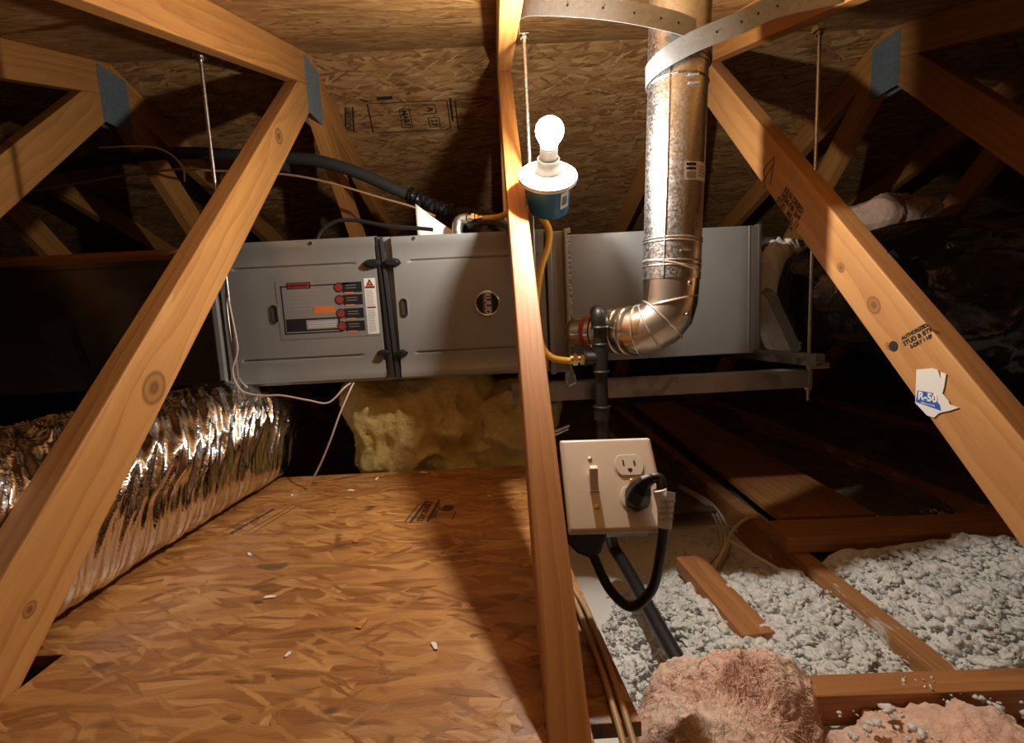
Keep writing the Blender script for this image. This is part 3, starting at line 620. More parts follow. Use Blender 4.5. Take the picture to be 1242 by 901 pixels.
sp = [(.0585, .985, .585), (.0595, .945, .575), (.09, .905, .556), (.20, .872, .525), (.30, .868, .502), (q, .8770, .490), (q + .043, .899, .481), (q + .0600, .935, .472), (q + .043, .980, .463), (q, .996, .455), (q - .043, .980, .448), (q - .0610, .935, .442),
      (q - .048, .890, .445), (q, .8695, .462), (q + .08, .858, .485), (.50, .862, .510), (.6275, .880, .540)]
V, F = ribbon(sp, .036, .0012); g = G(); g.add(V, F); st = g.make('steel_strap', M['galv_strap'], smooth=True, origin=(.35, .95, .47)); tag(st, 'flat perforated steel strap looped around the top of the vent pipe', 'strap')
g = G()
for i in (2.5, 3.0, 3.5, 4.0, 4.5, 13.5, 14.0, 14.5, 15.0):
    k = int(i * 8); P_, _ = spline([Vector(p) for p in sp], 1.0, 8); p = P_[k]; g = G(); g.lathe([(.0022, 0), (.0022, .0006)], frame((p.x, p.y - .0009, p.z), (1, 0, 0), (0, 0, 1)), 10); g.make('punched_hole', M['lbl_black'], st, origin=(.35, .95, .47))
g = G(); g.lathe([(.004, 0), (.004, .002)], frame((.0600, .935, .572), (1, 0, 0), (0, 0, 1)), 10); g.make('nail_head', M['chrome'], st, origin=(.35, .95, .47))
# ================================================================ HANGER RODS AND RAILS
def rod(x, y, z1, z0, xt, label, nut_z=()):
    t_ = thing('hanger_rod', label, 'threaded rod', (x, y, z0), 'threaded hanger rods')
    g = G(); g.tube([(x, y, z0), (xt, y, z1)], .0036, 10); 
    g.make('rod_shaft', M['galv'], t_, smooth=True)
    zc_ = z1
    g = G(); s_ = -1 if x < xt else 1; wx = {1: .0, -1: -.0}[s_]
    g.box(xt - .009, xt + .009, y - .010, y + .010, z1 - .004, z1 - .0015); g.box(xt - .0105, xt - .0085, y - .010, y + .010, z1 - .004, z1 + .036); g.make('clip_bracket', M['chrome'], t_, bevel=.0008)
    for z in [z1 - .008] + list(nut_z):
        g = G(); g.lathe([(.0075, -.003), (.0075, .003)], T(x if z < 0 else xt, y, z), 6); g.make('hex_nut', M['chrome'], t_)
    return t_
rod(-.607, 1.05, .575, -.180, -.605, 'thin steel hanger rod left of the furnace, hanging beside the knotted brace', (-.146, -.168))
rod(.070, 1.0, .560, -.155, .070, 'thin steel hanger rod directly behind the lit bulb')
rod(.660, 1.0, .545, -.215, .6695 - .002, 'thin steel hanger rod right of the grey plenum, in front of the black duct', (-.128, -.188))
for c in [o for o in D.objects if o.name.startswith('clip_bracket')]: pass
rl = thing('support_rail', 'long galvanised angle rail running below the vent pipe', 'rail', (.33, 1.0, -.187))
g = G(); g.box(.010, .668, .997, .999, -.186, -.147); g.box(.010, .668, .999, 1.035, -.149, -.147); g.make('angle_iron', M['rail'], rl)
cr = thing('cross_rail', 'short galvanised channel rail crossing under the right end of the plenum', 'rail', (.64, 1.2, -.15))
Mx = frame((.672, .965, -.136), (-.20, 1, 0), (1, .2, 0)); g = G()
g.box(0, .62, -.0012, 0, -.026, 0, M=Mx); g.box(0, .62, -.022, 0, -.0012, 0, M=Mx); g.box(0, .62, -.022, -.0208, -.026, 0, M=Mx); g.make('channel', M['rail'], cr)
g = G(); g.box(.648, .690, .975, .99, -.142, -.130); g.make('end_tab', M['rail'], cr, bevel=.001)
cl = thing('cross_rail', 'short steel channel end sticking out below the left end of the furnace', 'rail', (-.57, 1.1, -.165))
g = G(); g.box(-.627, -.585, 1.015, 1.7, -.1545, -.1525); g.box(-.588, -.585, 1.015, 1.7, -.180, -.154); g.box(-.627, -.624, 1.015, 1.7, -.180, -.154); g.make('channel', M['rail'], cl)
# small bent bracket under the valve
# ================================================================ GAS LINE
gp = thing('gas_pipe', 'black iron gas pipe with elbows dropping in front of the vent connector', 'pipe', (.2, 1.0, -.5))
gx, gy = .197, .965
g = G(); g.tube([(gx + .004, gy + .05, -.005), (gx + .001, gy + .02, .001), (gx, gy, -.006), (gx, gy, -.030)], [.012, .0165, .0175, .0165], 20, sub=5); g.torus((gx, gy, -.030), (0, 0, 1), .0165, .003, 24, 6); g.torus((gx, gy, -.065), (0, 0, 1), .0155, .0028, 24, 6); g.make('elbow_fitting', M['iron'], gp, smooth=True)
g = G(); g.tube([(gx, gy, -.028), (gx, gy, -.072)], .0125, 20); g.make('nipple', M['iron'], gp, smooth=True)
g = G(); g.tube([(gx, gy, -.066), (gx, gy, -.125)], .0165, 20); g.torus((gx, gy, -.122), (0, 0, 1), .0165, .003, 24, 6); g.tube([(gx - .034, gy, -.094), (gx, gy, -.094)], .0145, 20); g.torus((gx - .032, gy, -.094), (1, 0, 0), .0145, .0028, 24, 6); g.make('tee_fitting', M['iron'], gp, smooth=True)
g = G(); g.tube([(gx, gy, -.12), (gx + .001, gy, -.205)], .0135, 20); g.make('drop_pipe', M['iron'], gp, smooth=True)
g = G(); g.tube([(gx + .001, gy, -.195), (gx + .001, gy, -.225)], .0175, 20); g.torus((gx + .001, gy, -.197), (0, 0, 1), .0165, .0028, 24, 6); g.make('coupling', M['iron'], gp, smooth=True)
g = G(); g.tube([(gx + .001, gy, -.22), (gx + .005, gy + .01, -.40), (.225, 1.03, -.535), (.236, .96, -.552), (.247, .70, -.556), (.262, .40, -.556)], .0135, 20, sub=8); g.make('floor_pipe', M['iron'], gp, smooth=True)
fl = thing('gas_connector', 'yellow flexible gas connector looping behind the middle brace', 'gas line', (.1, 1.0, -.1))
g = G(); g.tube([(-.045, 1.19, .2475), (.0, 1.18, .247), (.05, 1.10, .246), (.085, 1.06, .225), (.108, 1.045, .19), (.105, 1.035, .15), (.086, 1.02, .10), (.070, 1.0, .02), (.074, .985, -.05), (.092, .97, -.085), (.125, .966, -.0955), (.138, .9655, -.095)], .0072, 14, sub=12); g.make('corrugated_tube', M['csst'], fl, smooth=True)
Mf = lambda x, r, a, b: ((x, .9655, -.0945), r, a, b)
g = G()
for (x0, x1, r, n) in ((.134, .139, .0095, 20), (.139, .149, .013, 6), (.149, .154, .008, 20), (.154, .163, .012, 6), (.163, .170, .0088, 20)): g.tube([(x0, .9655, -.0945), (x1, .9655, -.0945)], r, n)
g.make('brass_fitting', M['brass'], fl)
g = G()
for (x0, x1, r, n) in ((-.058, -.052, .012, 6), (-.052, -.041, .0085, 20)): g.tube([(x0, 1.19, .2475), (x1, 1.19, .2475)], r, n)
g.make('brass_fitting', M['brass'], fl)
ge = thing('pipe_elbow', 'grey cast pipe elbow rising out of the furnace top', 'pipe fitting', (-.09, 1.19, .206))
g = G(); g.tube([(-.103, 1.19, .2065), (-.104, 1.19, .225), (-.098, 1.19, .243), (-.084, 1.19, .2475), (-.078, 1.19, .2475)], [.0125, .013, .0135, .0135, .0135], 20, sub=5); g.make('elbow_body', M['galv'], ge, smooth=True)
g = G(); g.torus((-.078, 1.19, .2475), (1, 0, 0), .0135, .003, 24, 6); g.tube([(-.078, 1.19, .2475), (-.066, 1.19, .2475)], .0115, 20); g.tube([(-.067, 1.19, .2475), (-.060, 1.19, .2475)], .0145, 6); g.make('union_nut', M['chrome'], ge)
g = G(); g.prism([(-.012, .0), (-.006, .016), (-.001, .004), (.003, .018), (.010, .0), (.012, -.018), (-.004, -.026), (-.012, -.012)], 0, .010, M=frame((.136, .992, -.128), (1, 0, 0), (0, 0, 1))); tag(g.make('clamp_clip', M['chrome'], bevel=.0015), 'small bright metal clip on the rail under the brass fitting', 'clip')
g = G(); g.tube([(.067, .985, -.150), (.082, .975, -.175), (.086, .97, -.20), (.078, .965, -.235)], .0022, 8, sub=5); tag(g.make('wire_hanger', M['galv'], smooth=True), 'bent grey wire poking out right of the middle brace below the rail', 'wire')
g = G(); g.tube([(.060, .61, -.160), (.078, .607, -.152)], .0012, 6); g.tube([(.060, .612, -.156), (.080, .609, -.148)], .0012, 6); tag(g.make('loose_nails', M['chrome']), 'pair of thin bright nails above the top left corner of the switch plate', 'nails')
# ================================================================ LAMP on the middle brace
nL = Vector((0, -s45, c45)); dL = Vector((0, -c45, -s45))
LC = Vector((.0982, .926, .2620)); ML = frame(LC, (1, 0, 0), -dL)     # local z = nL
assert (ML.to_3x3() @ Vector((0, 0, 1))).dot(nL) > .99
MLB = ML @ T(.0035, 0, 0) @ Matrix.Rotation(math.radians(38), 4, 'Z') @ T(0, -.0415, 0)
bxm = thing('junction_box', 'round blue plastic electrical box fixed to the side of the middle brace', 'electrical box', ML @ Vector((0, 0, -.06)))
g = G(); g.lathe([(.040, -.066), (.041, -.062), (.0425, -.012), (.0425, -.0035), (.040, -.0035), (.040, -.010), (.038, -.055)], ML @ T(.0035, 0, 0), 32); g.make('box_shell', M['blue'], bxm, smooth=True)
g = G(); g.box(-.010, .010, -.0015, 0, -.045, -.012, M=MLB); g.make('barcode_label', M['label_paper'], bxm)
g = G()
for i in range(9): g.box(-.006 + .0014 * i, -.0053 + .0014 * i, -.002, -.0015, -.038, -.02, M=MLB)
g.make('barcode', M['lbl_grey'], bxm)
g = G(); g.box(-.004, .012, -.03, -.012, -.070, -.062, M=ML); g.make('cable_clamp', M['orange_plastic'], bxm, bevel=.001)
lh = thing('lamp_holder', 'white round porcelain style lampholder on the blue box', 'lampholder', ML @ Vector((0, 0, -.003)))
g = G(); g.lathe([(.050, -.003), (.0565, -.001), (.0575, .003), (.056, .006), (.03, .0115), (.024, .014), (.0215, .022), (.0215, .030), (.0205, .031), (.0205, .038), (.017, .038), (.016, .022)], ML, 48); g.make('holder_base', M['white_plastic'], lh, smooth=True)
g = G()
for x, y in ((-.042, .006), (-.036, .004), (.036, .016), (.043, .013), (0, -.036)): g.lathe([(.0028, 0), (.0028, .002)], ML @ T(x, y, .0075 if abs(x) > .03 else .009), 10)
g.make('screw_hole', M['lbl_grey'], lh)
bl = thing('light_bulb', 'glowing white light bulb standing in the round lampholder', 'light bulb', ML @ Vector((0, 0, .036)))
g = G(); g.lathe([(.0150, .034), (.0165, .042), (.0165, .057), (.0155, .059), (.0155, .061)], ML, 32); g.make('bulb_collar', M['white_plastic'], bl, smooth=True)
prof = [(.0150, .060), (.0155, .064), (.0195, .070), (.0242, .079), (.0258, .088), (.0242, .097), (.0195, .104), (.012, .109), (.002, .1108)]
g = G(); g.lathe(prof, ML, 32); g.make('glass_globe', M['bulb'], bl, smooth=True)
lt = D.lights.new('bulb_light', 'POINT'); lt.energy = BULB_WATTS; lt.color = BULB_COLOR; lt.shadow_soft_size = .012
lo_ = D.objects.new('bulb_light', lt); C.objects.link(lo_); place(lo_, ML @ T(0, 0, .087), bl)
# ================================================================ SWITCH AND OUTLET
PC = Vector((.1165, .528, -.2015)); MP = frame(PC, (1, 0, 0), -dL) @ Matrix.Rotation(math.radians(-1.5), 4, 'Z')
sb = thing('switch_box', 'dark electrical box mounted on the right side of the middle brace', 'electrical box', MP @ Vector((0, 0, -.05)))
g = G(); g.box(-.0575 + .001, .045, -.045, .045, -.055, -.001, M=MP); g.make('box_shell', M['black_gasket'], sb, bevel=.003)
sp_ = thing('wall_plate', 'ivory two gang wall plate with a toggle switch and a double outlet', 'wall plate', MP @ Vector((0, 0, 0)))
g = G(); a, b = .0565, .0585
def rr_(a, b, r, n=5):
    P_ = []
    for sx, sy, t0 in ((1, 1, 0), (-1, 1, 90), (-1, -1, 180), (1, -1, 270)):
        P_ += [(sx * (a - r) + r * math.cos(math.radians(t0 + 90 * k / n)), sy * (b - r) + r * math.sin(math.radians(t0 + 90 * k / n))) for k in range(n + 1)]
    return P_
n = 24
lev = [(0, 0, 0), (.0, .0, .003), (.003, .003, .0058), (.005, .005, .006)]
V = []
for i, o_, z in lev: V += [MP @ Vector((p, q_, z)) for p, q_ in rr_(a - i, b - o_, .003)]
g.add(V, [(r * n + k, r * n + (k + 1) % n, (r + 1) * n + (k + 1) % n, (r + 1) * n + k) for r in range(3) for k in range(n)] + [tuple(range(3 * n, 4 * n))]); g.make('plate', M['ivory_plate'], sp_, smooth=True, Mx=MP)
sw = G(); sw.box(-.0275, -.0165, -.012, .012, .0055, .0075, M=MP); so = sw.make('toggle_switch', M['ivory'], sp_, bevel=.0008, Mx=MP)
g = G(); g.prism([(-.011, .0), (.008, .0), (.015, .014), (.009, .0165)], -.0048, .0048, M=MP @ frame((-.022, 0, .0065), (0, 1, 0), (0, 0, 1))); g.make('toggle_lever', M['ivory'], so, bevel=.001)
g = G(); g.lathe([(.0026, 0), (.0026, .0006), (.0018, .001)], MP @ T(-.022, .030, .006), 12); g.make('plate_screw', M['brass'], sp_)
g = G(); g.lathe([(.0026, 0), (.0026, .0006), (.0018, .001)], MP @ T(-.022, -.030, .006), 12); g.make('plate_screw', M['brass'], sp_)
g = G(); g.lathe([(.0028, 0), (.0028, .001), (.002, .0014)], MP @ T(.0235, .0, .006), 12); g.make('plate_screw', M['brass'], sp_)
def outlet(y):
    A = [(.017 * math.cos(t_), max(-.0135, min(.0135, .0175 * math.sin(t_)))) for t_ in np.linspace(0, 2 * math.pi, 36, endpoint=False)]
    g = G(); Mo = MP @ T(.0235, y, .0055); g.prism(A, 0, .0018, M=Mo); oo = g.make('outlet_face', M['ivory'], sp_, bevel=.0006, Mx=Mo)
    B = [(p * 1.1, q_ * 1.1) for p, q_ in A]; g = G(); g.prism(B, 0, .0009, M=Mo); g.make('outlet_rim', M['ivory_plate'], oo)
    g = G(); g.box(-.0075, -.0057, -.001, .0065, .0016, .0021, M=Mo); g.box(.0055, .0075, -.001, .0055, .0016, .0021, M=Mo); g.prism([(-.0025, -.0045), (.0025, -.0045), (.0025, -.0075), (.0, -.0095), (-.0025, -.0075)], .0016, .0021, M=Mo); g.make('outlet_slot', M['lbl_black'], oo)
outlet(.0205); outlet(-.0205)
pg = thing('power_cord', 'thick black power cord with plug looping from the outlet to under the box', 'power cord', MP @ Vector((.03, -.04, .01)))
Mq = MP @ T(.0235, -.0205, .0075)
g = G(); g.tube([Mq @ Vector(p) for p in ((0, -.004, .0), (0, -.003, .010), (.002, .001, .020), (.007, .006, .028), (.015, .008, .0315))], [.0150, .0155, .0135, .0085, .006], 6, sub=2); g.make('plug_body', M['black_plastic'], pg, bevel=.002, Mx=Mq)
cp = [Mq @ Vector((.014, .008, .0315)), Mq @ Vector((.022, .006, .033)), Vector((.1600, .478, -.1985)), Vector((.1610, .475, -.224)), Vector((.156, .478, -.272)), Vector((.1485, .486, -.312)), Vector((.128, .495, -.336)), Vector((.1057, .50, -.317)), Vector((.0905, .505, -.283)), Vector((.085, .508, -.262))]
g = G(); g.tube(cp, .0056, 14, sub=10); g.make('cord', M['black_plastic'], pg, smooth=True)
g = G(); P_ = [Vector((.1575, .4790, -.192)), Vector((.1612, .4765, -.210)), Vector((.1612, .4750, -.232))]; g.tube(P_, .0076, 12, sub=4); lbw = g.make('cord_label', M['paper'], pg, smooth=True)
g = G(); g.add([(.161, .4680, -.190), (.174, .478, -.196), (.170, .480, -.238), (.163, .4682, -.230)], [(0, 1, 2, 3)]); fo = g.make('label_flap', M['paper'], pg); m_ = fo.modifiers.new('thick', 'SOLIDIFY'); m_.thickness = .0006
for i, s_ in enumerate(('WARNING', 'DO NOT', 'REMOVE', 'THIS TAG')): text('label_lettering', s_, .0042, frame((.1605, .4668, -.201 - .0065 * i), (1, 0, 0), (0, 0.0, 1)), M['lbl_grey'], pg)
g = G(); Mk = frame((.083, .515, -.262), (1, 0, 0), (0, 0, 1)); g.prism([(-.026, .02), (.026, .02), (.014, -.012), (.004, -.019), (-.014, -.010), (-.026, .004)], -.014, .014, M=Mk); g.make('cord_connector', M['black_plastic'], pg, bevel=.004)
# ================================================================ FLEXIBLE DUCTS
def flex(name, P, R, nu, nv, disp, mat, parent, up=(0, 0, 1), ex=2.0, squash=1.0, sub=12, post=None):
    P = [Vector(p) for p in P]; PP, RR = spline(P, R, sub); L = [0]
    for i in range(1, len(PP)): L.append(L[-1] + (PP[i] - PP[i - 1]).length)
    V = []; F = []
    idx = np.linspace(0, L[-1], nu); k = 0
    for s_ in idx:
        while k < len(L) - 2 and L[k + 1] < s_: k += 1
        f = (s_ - L[k]) / max(1e-9, L[k + 1] - L[k]); p = PP[k].lerp(PP[k + 1], f); r = RR[k] * (1 - f) + RR[k + 1] * f
        t0 = (PP[k + 1] - PP[k]).normalized(); t1 = (PP[min(k + 2, len(PP) - 1)] - PP[min(k + 1, len(PP) - 2)]).normalized(); t_ = t0.lerp(t1, f).normalized()
        u = (Vector(up) - t_ * t_.dot(Vector(up))).normalized(); b = t_.cross(u)
        for j in range(nv):
            a = 2 * math.pi * j / nv; c_, s2 = math.cos(a), math.sin(a)
            e_ = ex[0] if isinstance(ex, tuple) and c_ > 0 else (ex[1] if isinstance(ex, tuple) else ex); m_ = (abs(c_) ** e_ + abs(s2) ** e_) ** (-1 / e_)
            rr2 = r * m_ + disp(s_, a, r)
            q_ = p + u * (c_ * rr2 * squash) + b * (s2 * rr2); V.append(post(q_) if post else q_)
    F = [(i * nv + j, i * nv + (j + 1) % nv, (i + 1) * nv + (j + 1) % nv, (i + 1) * nv + j) for i in range(nu - 1) for j in range(nv)]
    F += [tuple(range(nv))[::-1], tuple(range((nu - 1) * nv, nu * nv))]
    g = G(); g.add(V, F); return g.make(name, mat, parent, smooth=True, autosm=False)
def ridge(v): return 1 - abs(NZ.noise(v)) * 2
def foil_disp(s, a, r):
    topness = max(0.0, .3 + .7 * math.cos(a - .5)); aa = math.sin(a * .5) * 2
    w1 = ridge(Vector((s * 36 + aa * 3.8, aa * .9, 0))) ** 3; w2 = ridge(Vector((s * 80 + aa * 7, aa * 1.7, 4.2))) ** 2; w3 = NZ.noise(Vector((s * 9, aa * 3, 8)))
    return (w1 * .012 + w2 * .006) * (.14 + .95 * topness) + w3 * .008
def under_web(v):
    X_ = X0 - .61; 
    if v.x > X_ - .0215 and v.x < X_ + .03 and v.y < .95:
        up_ = WZ - (WY - v.y) * 1.007; lo_ = up_ - .129
        if lo_ < v.z < up_ + .02: v.x = X_ - .0215
        elif v.z >= up_: v.x = min(v.x, X_ - .0215)
    return v
fd = thing('foil_duct', 'shiny crinkled silver foil flexible duct lying left of the deck', 'flexible duct', (-.75, .6, -.37))
flex('foil_jacket', [(-.715, .02, -.2475), (-.71, .4, -.2475), (-.705, .7, -.2475), (-.695, .95, -.2475), (-.685, 1.08, -.25), (-.70, 1.22, -.255), (-.80, 1.36, -.26), (-.98, 1.45, -.27), (-1.2, 1.47, -.28)], [.121, .121, .121, .122, .122, .121, .12, .12, .12], 820, 180, foil_disp, M['foil'], fd, ex=(2.3, 6.0), squash=.98, post=under_web)
def film_disp(s, a, r):
    v = Vector((s * 4, a * .9, 1.3)); right = min(1, max(0, (s - .22) / .25))
    return NZ.noise(v) * .026 + (ridge(Vector((s * 9 + a * 1.5, a * 2.0 - s * 4, 7.1))) ** 4) * (.003 + .022 * right) + (ridge(Vector((s * 24, a * 4 + s * 9, 2))) ** 3) * .008 * right
bd_ = thing('black_duct', 'wide flexible duct in glossy wrinkled black plastic on the right', 'flexible duct', (1.1, 1.2, -.2))
c0 = Vector((.800, 1.298, .020)); n0 = Vector((.55, -.835, 0)); t0_ = Vector((.835, .55, 0))
flex('plastic_jacket', [c0 + n0 * .004, c0 + n0 * .02, c0 + n0 * .06, (.885, 1.165, .015), (.99, 1.075, .0), (1.18, .99, -.025), (1.42, .90, -.05), (1.8, .80, -.08)], [.085, .120, .132, .140, .160, .178, .19, .195], 300, 140, film_disp, M['black_film'], bd_, sub=12)
flex('collar_wrap', [c0 - n0 * .03, c0 - n0 * .02, c0 + n0 * .0, c0 + n0 * .02], [.148, .156, .152, .118], 26, 110, lambda s, a, r: NZ.noise(Vector((s * 60, math.cos(a) * 7, math.sin(a) * 7))) * .016 + NZ.noise(Vector((s * 60, math.cos(a) * 24, math.sin(a) * 24))) * .005, M['white_ins'], bd_, up=(0, 0, 1))
g = G(); Mp = frame(c0 - n0 * .036, t0_, (0, 0, 1)); g.box(-.160, .16, -.155, .165, -.0015, .0015, M=Mp); g.make('mounting_plate', M['plenum_grey'], bd_, bevel=.0008)
g = G(); g.box(.6295, .665, 1.26, 1.66, -.112, .178); g.make('start_collar', M['plenum_grey'], bd_, bevel=.002)
V, F = ribbon([(.650, 1.165, .035), (.662, 1.150, .022), (.685, 1.155, -.02), (.715, 1.165, -.07), (.75, 1.18, -.125)], .026, .0015, up=(1, .1, .5)); g = G(); g.add(V, F); tag(g.make('hanging_strap', M['galv_strap'], smooth=True), 'short bent steel strap hanging beside the white torn duct collar', 'strap')
# flap of black film resting on the brace
V, F = ribbon([(.664, .812, .072), (.675, .80, .066), (.695, .80, .056), (.715, .805, .040), (.73, .815, .018)], .024, .002, up=(0, -.7, .7)); g = G(); g.add([v + Vector((0, NZ.noise(v * 60) * .012, NZ.noise(v * 75 + Vector((5, 0, 0))) * .012)) for v in V], F); g.make('film_flap', plain('matte_black', (.01, .01, .01), .8, spec=.1), bd_, smooth=True)
fb = thing('foil_duct', 'foil flexible duct half hidden in the dark behind the black duct', 'flexible duct', (1.6, 1.9, .0))
flex('foil_jacket', [(.95, 1.95, .06), (1.4, 1.9, .09), (2.0, 1.75, .08), (2.8, 1.6, .05)], [.15, .15, .15, .15], 220, 90, lambda s, a, r: foil_disp(s * .3, a, r) * .8, M['foil'], fb, ex=2.0)
# ================================================================ LINE SET AND WIRES
def wire(name, P, r, mat, label, cat, n=10, sub=10, grp=None):
    g = G(); g.tube(P, r, n, sub=sub); return tag(g.make(name, mat, smooth=True), label, cat, grp)
ls = thing('refrigerant_line', 'black foam covered pipe sloping down behind the furnace top', 'pipe', (-.5, 1.62, .4))
g = G(); g.tube([(-2.4, 1.9, .56), (-1.5, 1.68, .585), (-1.10, 1.64, .60), (-.80, 1.60, .565), (-.66, 1.585, .548), (-.56, 1.58, .53), (-.44, 1.58, .487), (-.285, 1.575, .410), (-.17, 1.565, .355), (-.02, 1.55, .315), (.06, 1.54, .24), (.07, 1.53, .2)], .019, 18, sub=8); g.make('foam_sleeve', M['rubber'], ls, smooth=True)
g = G(); P_, _ = spline([Vector(p) for p in ((-.285, 1.575, .410), (-.17, 1.565, .355), (-.02, 1.55, .315))], 1, 9)
for k, p in enumerate(P_): g.torus(p, (1, 0, -.4 + .5 * math.sin(k * 1.9)), .0225, .006 + .002 * math.sin(k * 2.7), 18, 6)
g.make('tape_wrap', M['black_film'], ls, smooth=True)
g = G(); g.torus((-.69, 1.587, .552), (1, 0, 0), .021, .006, 18, 6); g.box(-.72, -.675, 1.57, 1.60, .505, .535); g.make('pipe_clamp', M['rubber'], ls)
wire('thin_wire', [(-2.0, 1.7, .47), (-1.13, 1.56, .515), (-.86, 1.53, .500), (-.66, 1.52, .478), (-.525, 1.52, .447), (-.37, 1.52, .395), (-.27, 1.52, .362), (-.2, 1.52, .33)], .0035, M['copper'], 'thin tan wire running below the black foam covered pipe', 'wire')
wire('thin_wire', [(-1.20, 1.50, .575), (-1.02, 1.48, .56), (-.93, 1.45, .50), (-.905, 1.42, .44)], .0028, M['nm_cable'], 'short pale wire curling beside the left hanger rod', 'wire')
wire('black_cable', [(-.455, 1.19, .208), (-.440, 1.19, .235), (-.405, 1.195, .258), (-.36, 1.2, .260), (-.28, 1.2, .243), (-.20, 1.195, .232), (-.165, 1.19, .226)], .0048, M['black_plastic'], 'black cable arching over the furnace top', 'cable')
g = G(); g.lathe([(.012, 0), (.012, .006), (.007, .009)], T(-.455, 1.19, .2052), 12); tag(g.make('cable_bushing', M['chrome']), 'small white bushing where the black cable enters the furnace top', 'bushing')
wire('black_cable', [(-.075, 1.18, .226), (-.03, 1.165, .232), (.012, 1.13, .215), (.03, 1.105, .185), (.055, 1.09, .15), (.075, 1.09, .12)], .0065, M['black_plastic'], 'pair of black cables sagging over the furnace front beside the middle brace', 'cable')
wire('thermostat_wire', [(-.610, 1.06, .16), (-.608, 1.05, .095), (-.597, 1.045, -.02), (-.600, 1.045, -.05), (-.614, 1.045, -.09), (-.600, 1.045, -.132), (-.56, 1.05, -.147), (-.517, 1.055, -.150), (-.46, 1.06, -.165), (-.418, 1.07, -.175), (-.385, 1.09, -.145), (-.380, 1.12, -.139)], .0022, M['pink_wire'], 'thin pinkish wire running down the left hanger rod and under the furnace', 'wire')
wire('thermostat_wire', [(-.372, 1.12, -.139), (-.374, 1.09, -.155), (-.392, 1.06, -.205), (-.414, 1.05, -.26), (-.445, 1.05, -.32), (-.475, 1.05, -.366)], .0022, M['pink_wire'], 'thin pinkish wire dropping from the furnace bottom onto the deck', 'wire')
wire('grey_cable', [(-.612, 1.075, .17), (-.622, 1.07, .08), (-.618, 1.06, .0), (-.612, 1.06, -.10), (-.60, 1.07, -.13)], .003, M['rail'], 'grey cable hanging alongside the left hanger rod', 'cable')
wire('thin_tubing', [(.066, 1.085, .03), (.076, 1.08, .015), (.080, 1.08, -.01), (.074, 1.085, -.03)], .0018, M['chrome'], 'short silvery loop of wire right of the middle brace near the furnace', 'wire')
# cables at the foot of the middle brace
for k, (dx, lb_) in enumerate(((0, 'left'), (.009, 'right'))):
    wire('tan_cable', [(.066 + dx * .4, .60, -.366), (.074 + dx, .54, -.366), (.080 + dx, .47, -.367), (.083 + dx, .40, -.367), (.085 + dx, .30, -.38), (.087 + dx, .2, -.40)], .0032, M['tan_wire'], 'tan cable lying along the foot of the middle brace, %s one of the two' % lb_, 'cable')
# manuals on the furnace top
pf = thing('manual_papers', 'folded white manual papers lying on the furnace top', 'papers', (-.2, 1.25, .207))
g = G(); g.add([(-.315, 1.22, .212), (-.165, 1.20, .212), (-.15, 1.36, .212), (-.30, 1.36, .214), (-.315, 1.22, .2145), (-.165, 1.20, .2145), (-.15, 1.36, .2145), (-.30, 1.36, .2165)], [(0, 3, 2, 1), (4, 5, 6, 7), (0, 1, 5, 4), (1, 2, 6, 5), (2, 3, 7, 6), (3, 0, 4, 7)]); g.make('folded_sheet', M['paper'], pf)
for k in range(5):
    d_ = .004 * k; a, b = Vector((-.212 + d_, 1.24 + .008 * k, .213)), Vector((-.11 + d_, 1.22 + .008 * k, .212))
    V = []; n = 10
    for i in range(n + 1):
        t_ = i / n; p = a.lerp(b, t_); h_ = .083 * (1 - t_) ** 1.1 + .012; V += [p, p + Vector((-.004 * (1 - t_), .02 + .004 * math.sin(t_ * 5), h_ - .004 * k))]
    g = G(); g.add(V, [(2 * i, 2 * i + 2, 2 * i + 3, 2 * i + 1) for i in range(n)]); o = g.make('curled_page', M['paper'], pf, smooth=True); m_ = o.modifiers.new('thick', 'SOLIDIFY'); m_.thickness = .0008
# ================================================================ BOARDS ON THE RIGHT
def boardbox(name, A, B, w_, h_, mat, label, cat='board', up=(0, 0, 1)):
    A, B = Vector(A), Vector(B); d = (B - A); Mx = frame(A, d, Vector(up).cross(d).normalized()); g = G(); g.box(0, d.length, -w_ / 2, w_ / 2, 0, h_, M=Mx); return tag(g.make(name, mat, Mx=Mx, bevel=.002), label, cat)
boardbox('brace_board', (.618, 1.035, -.5655), (1.9, .985, -.5655), .089, .038, M['boardwood'], 'brown board laid flat across the joist behind the white insulation')
boardbox('blocking_board', (.30, .578, -.5660), (1.25, .548, -.5660), .038, .045, M['boardwood'], 'red brown board edge in front of the white insulation, behind the pink batts')
boardbox('scrap_board', (.405, 1.03, -.612), (.424, .76, -.615), .062, .034, M['boardwood'], 'short scrap of lumber half buried in white insulation')
boardbox('wide_plank', (.80, 1.12, -.560), (.86, 2.7, -.560), .24, .018, M['boardwood'], 'wide dark plank on the right floor with a round knot')
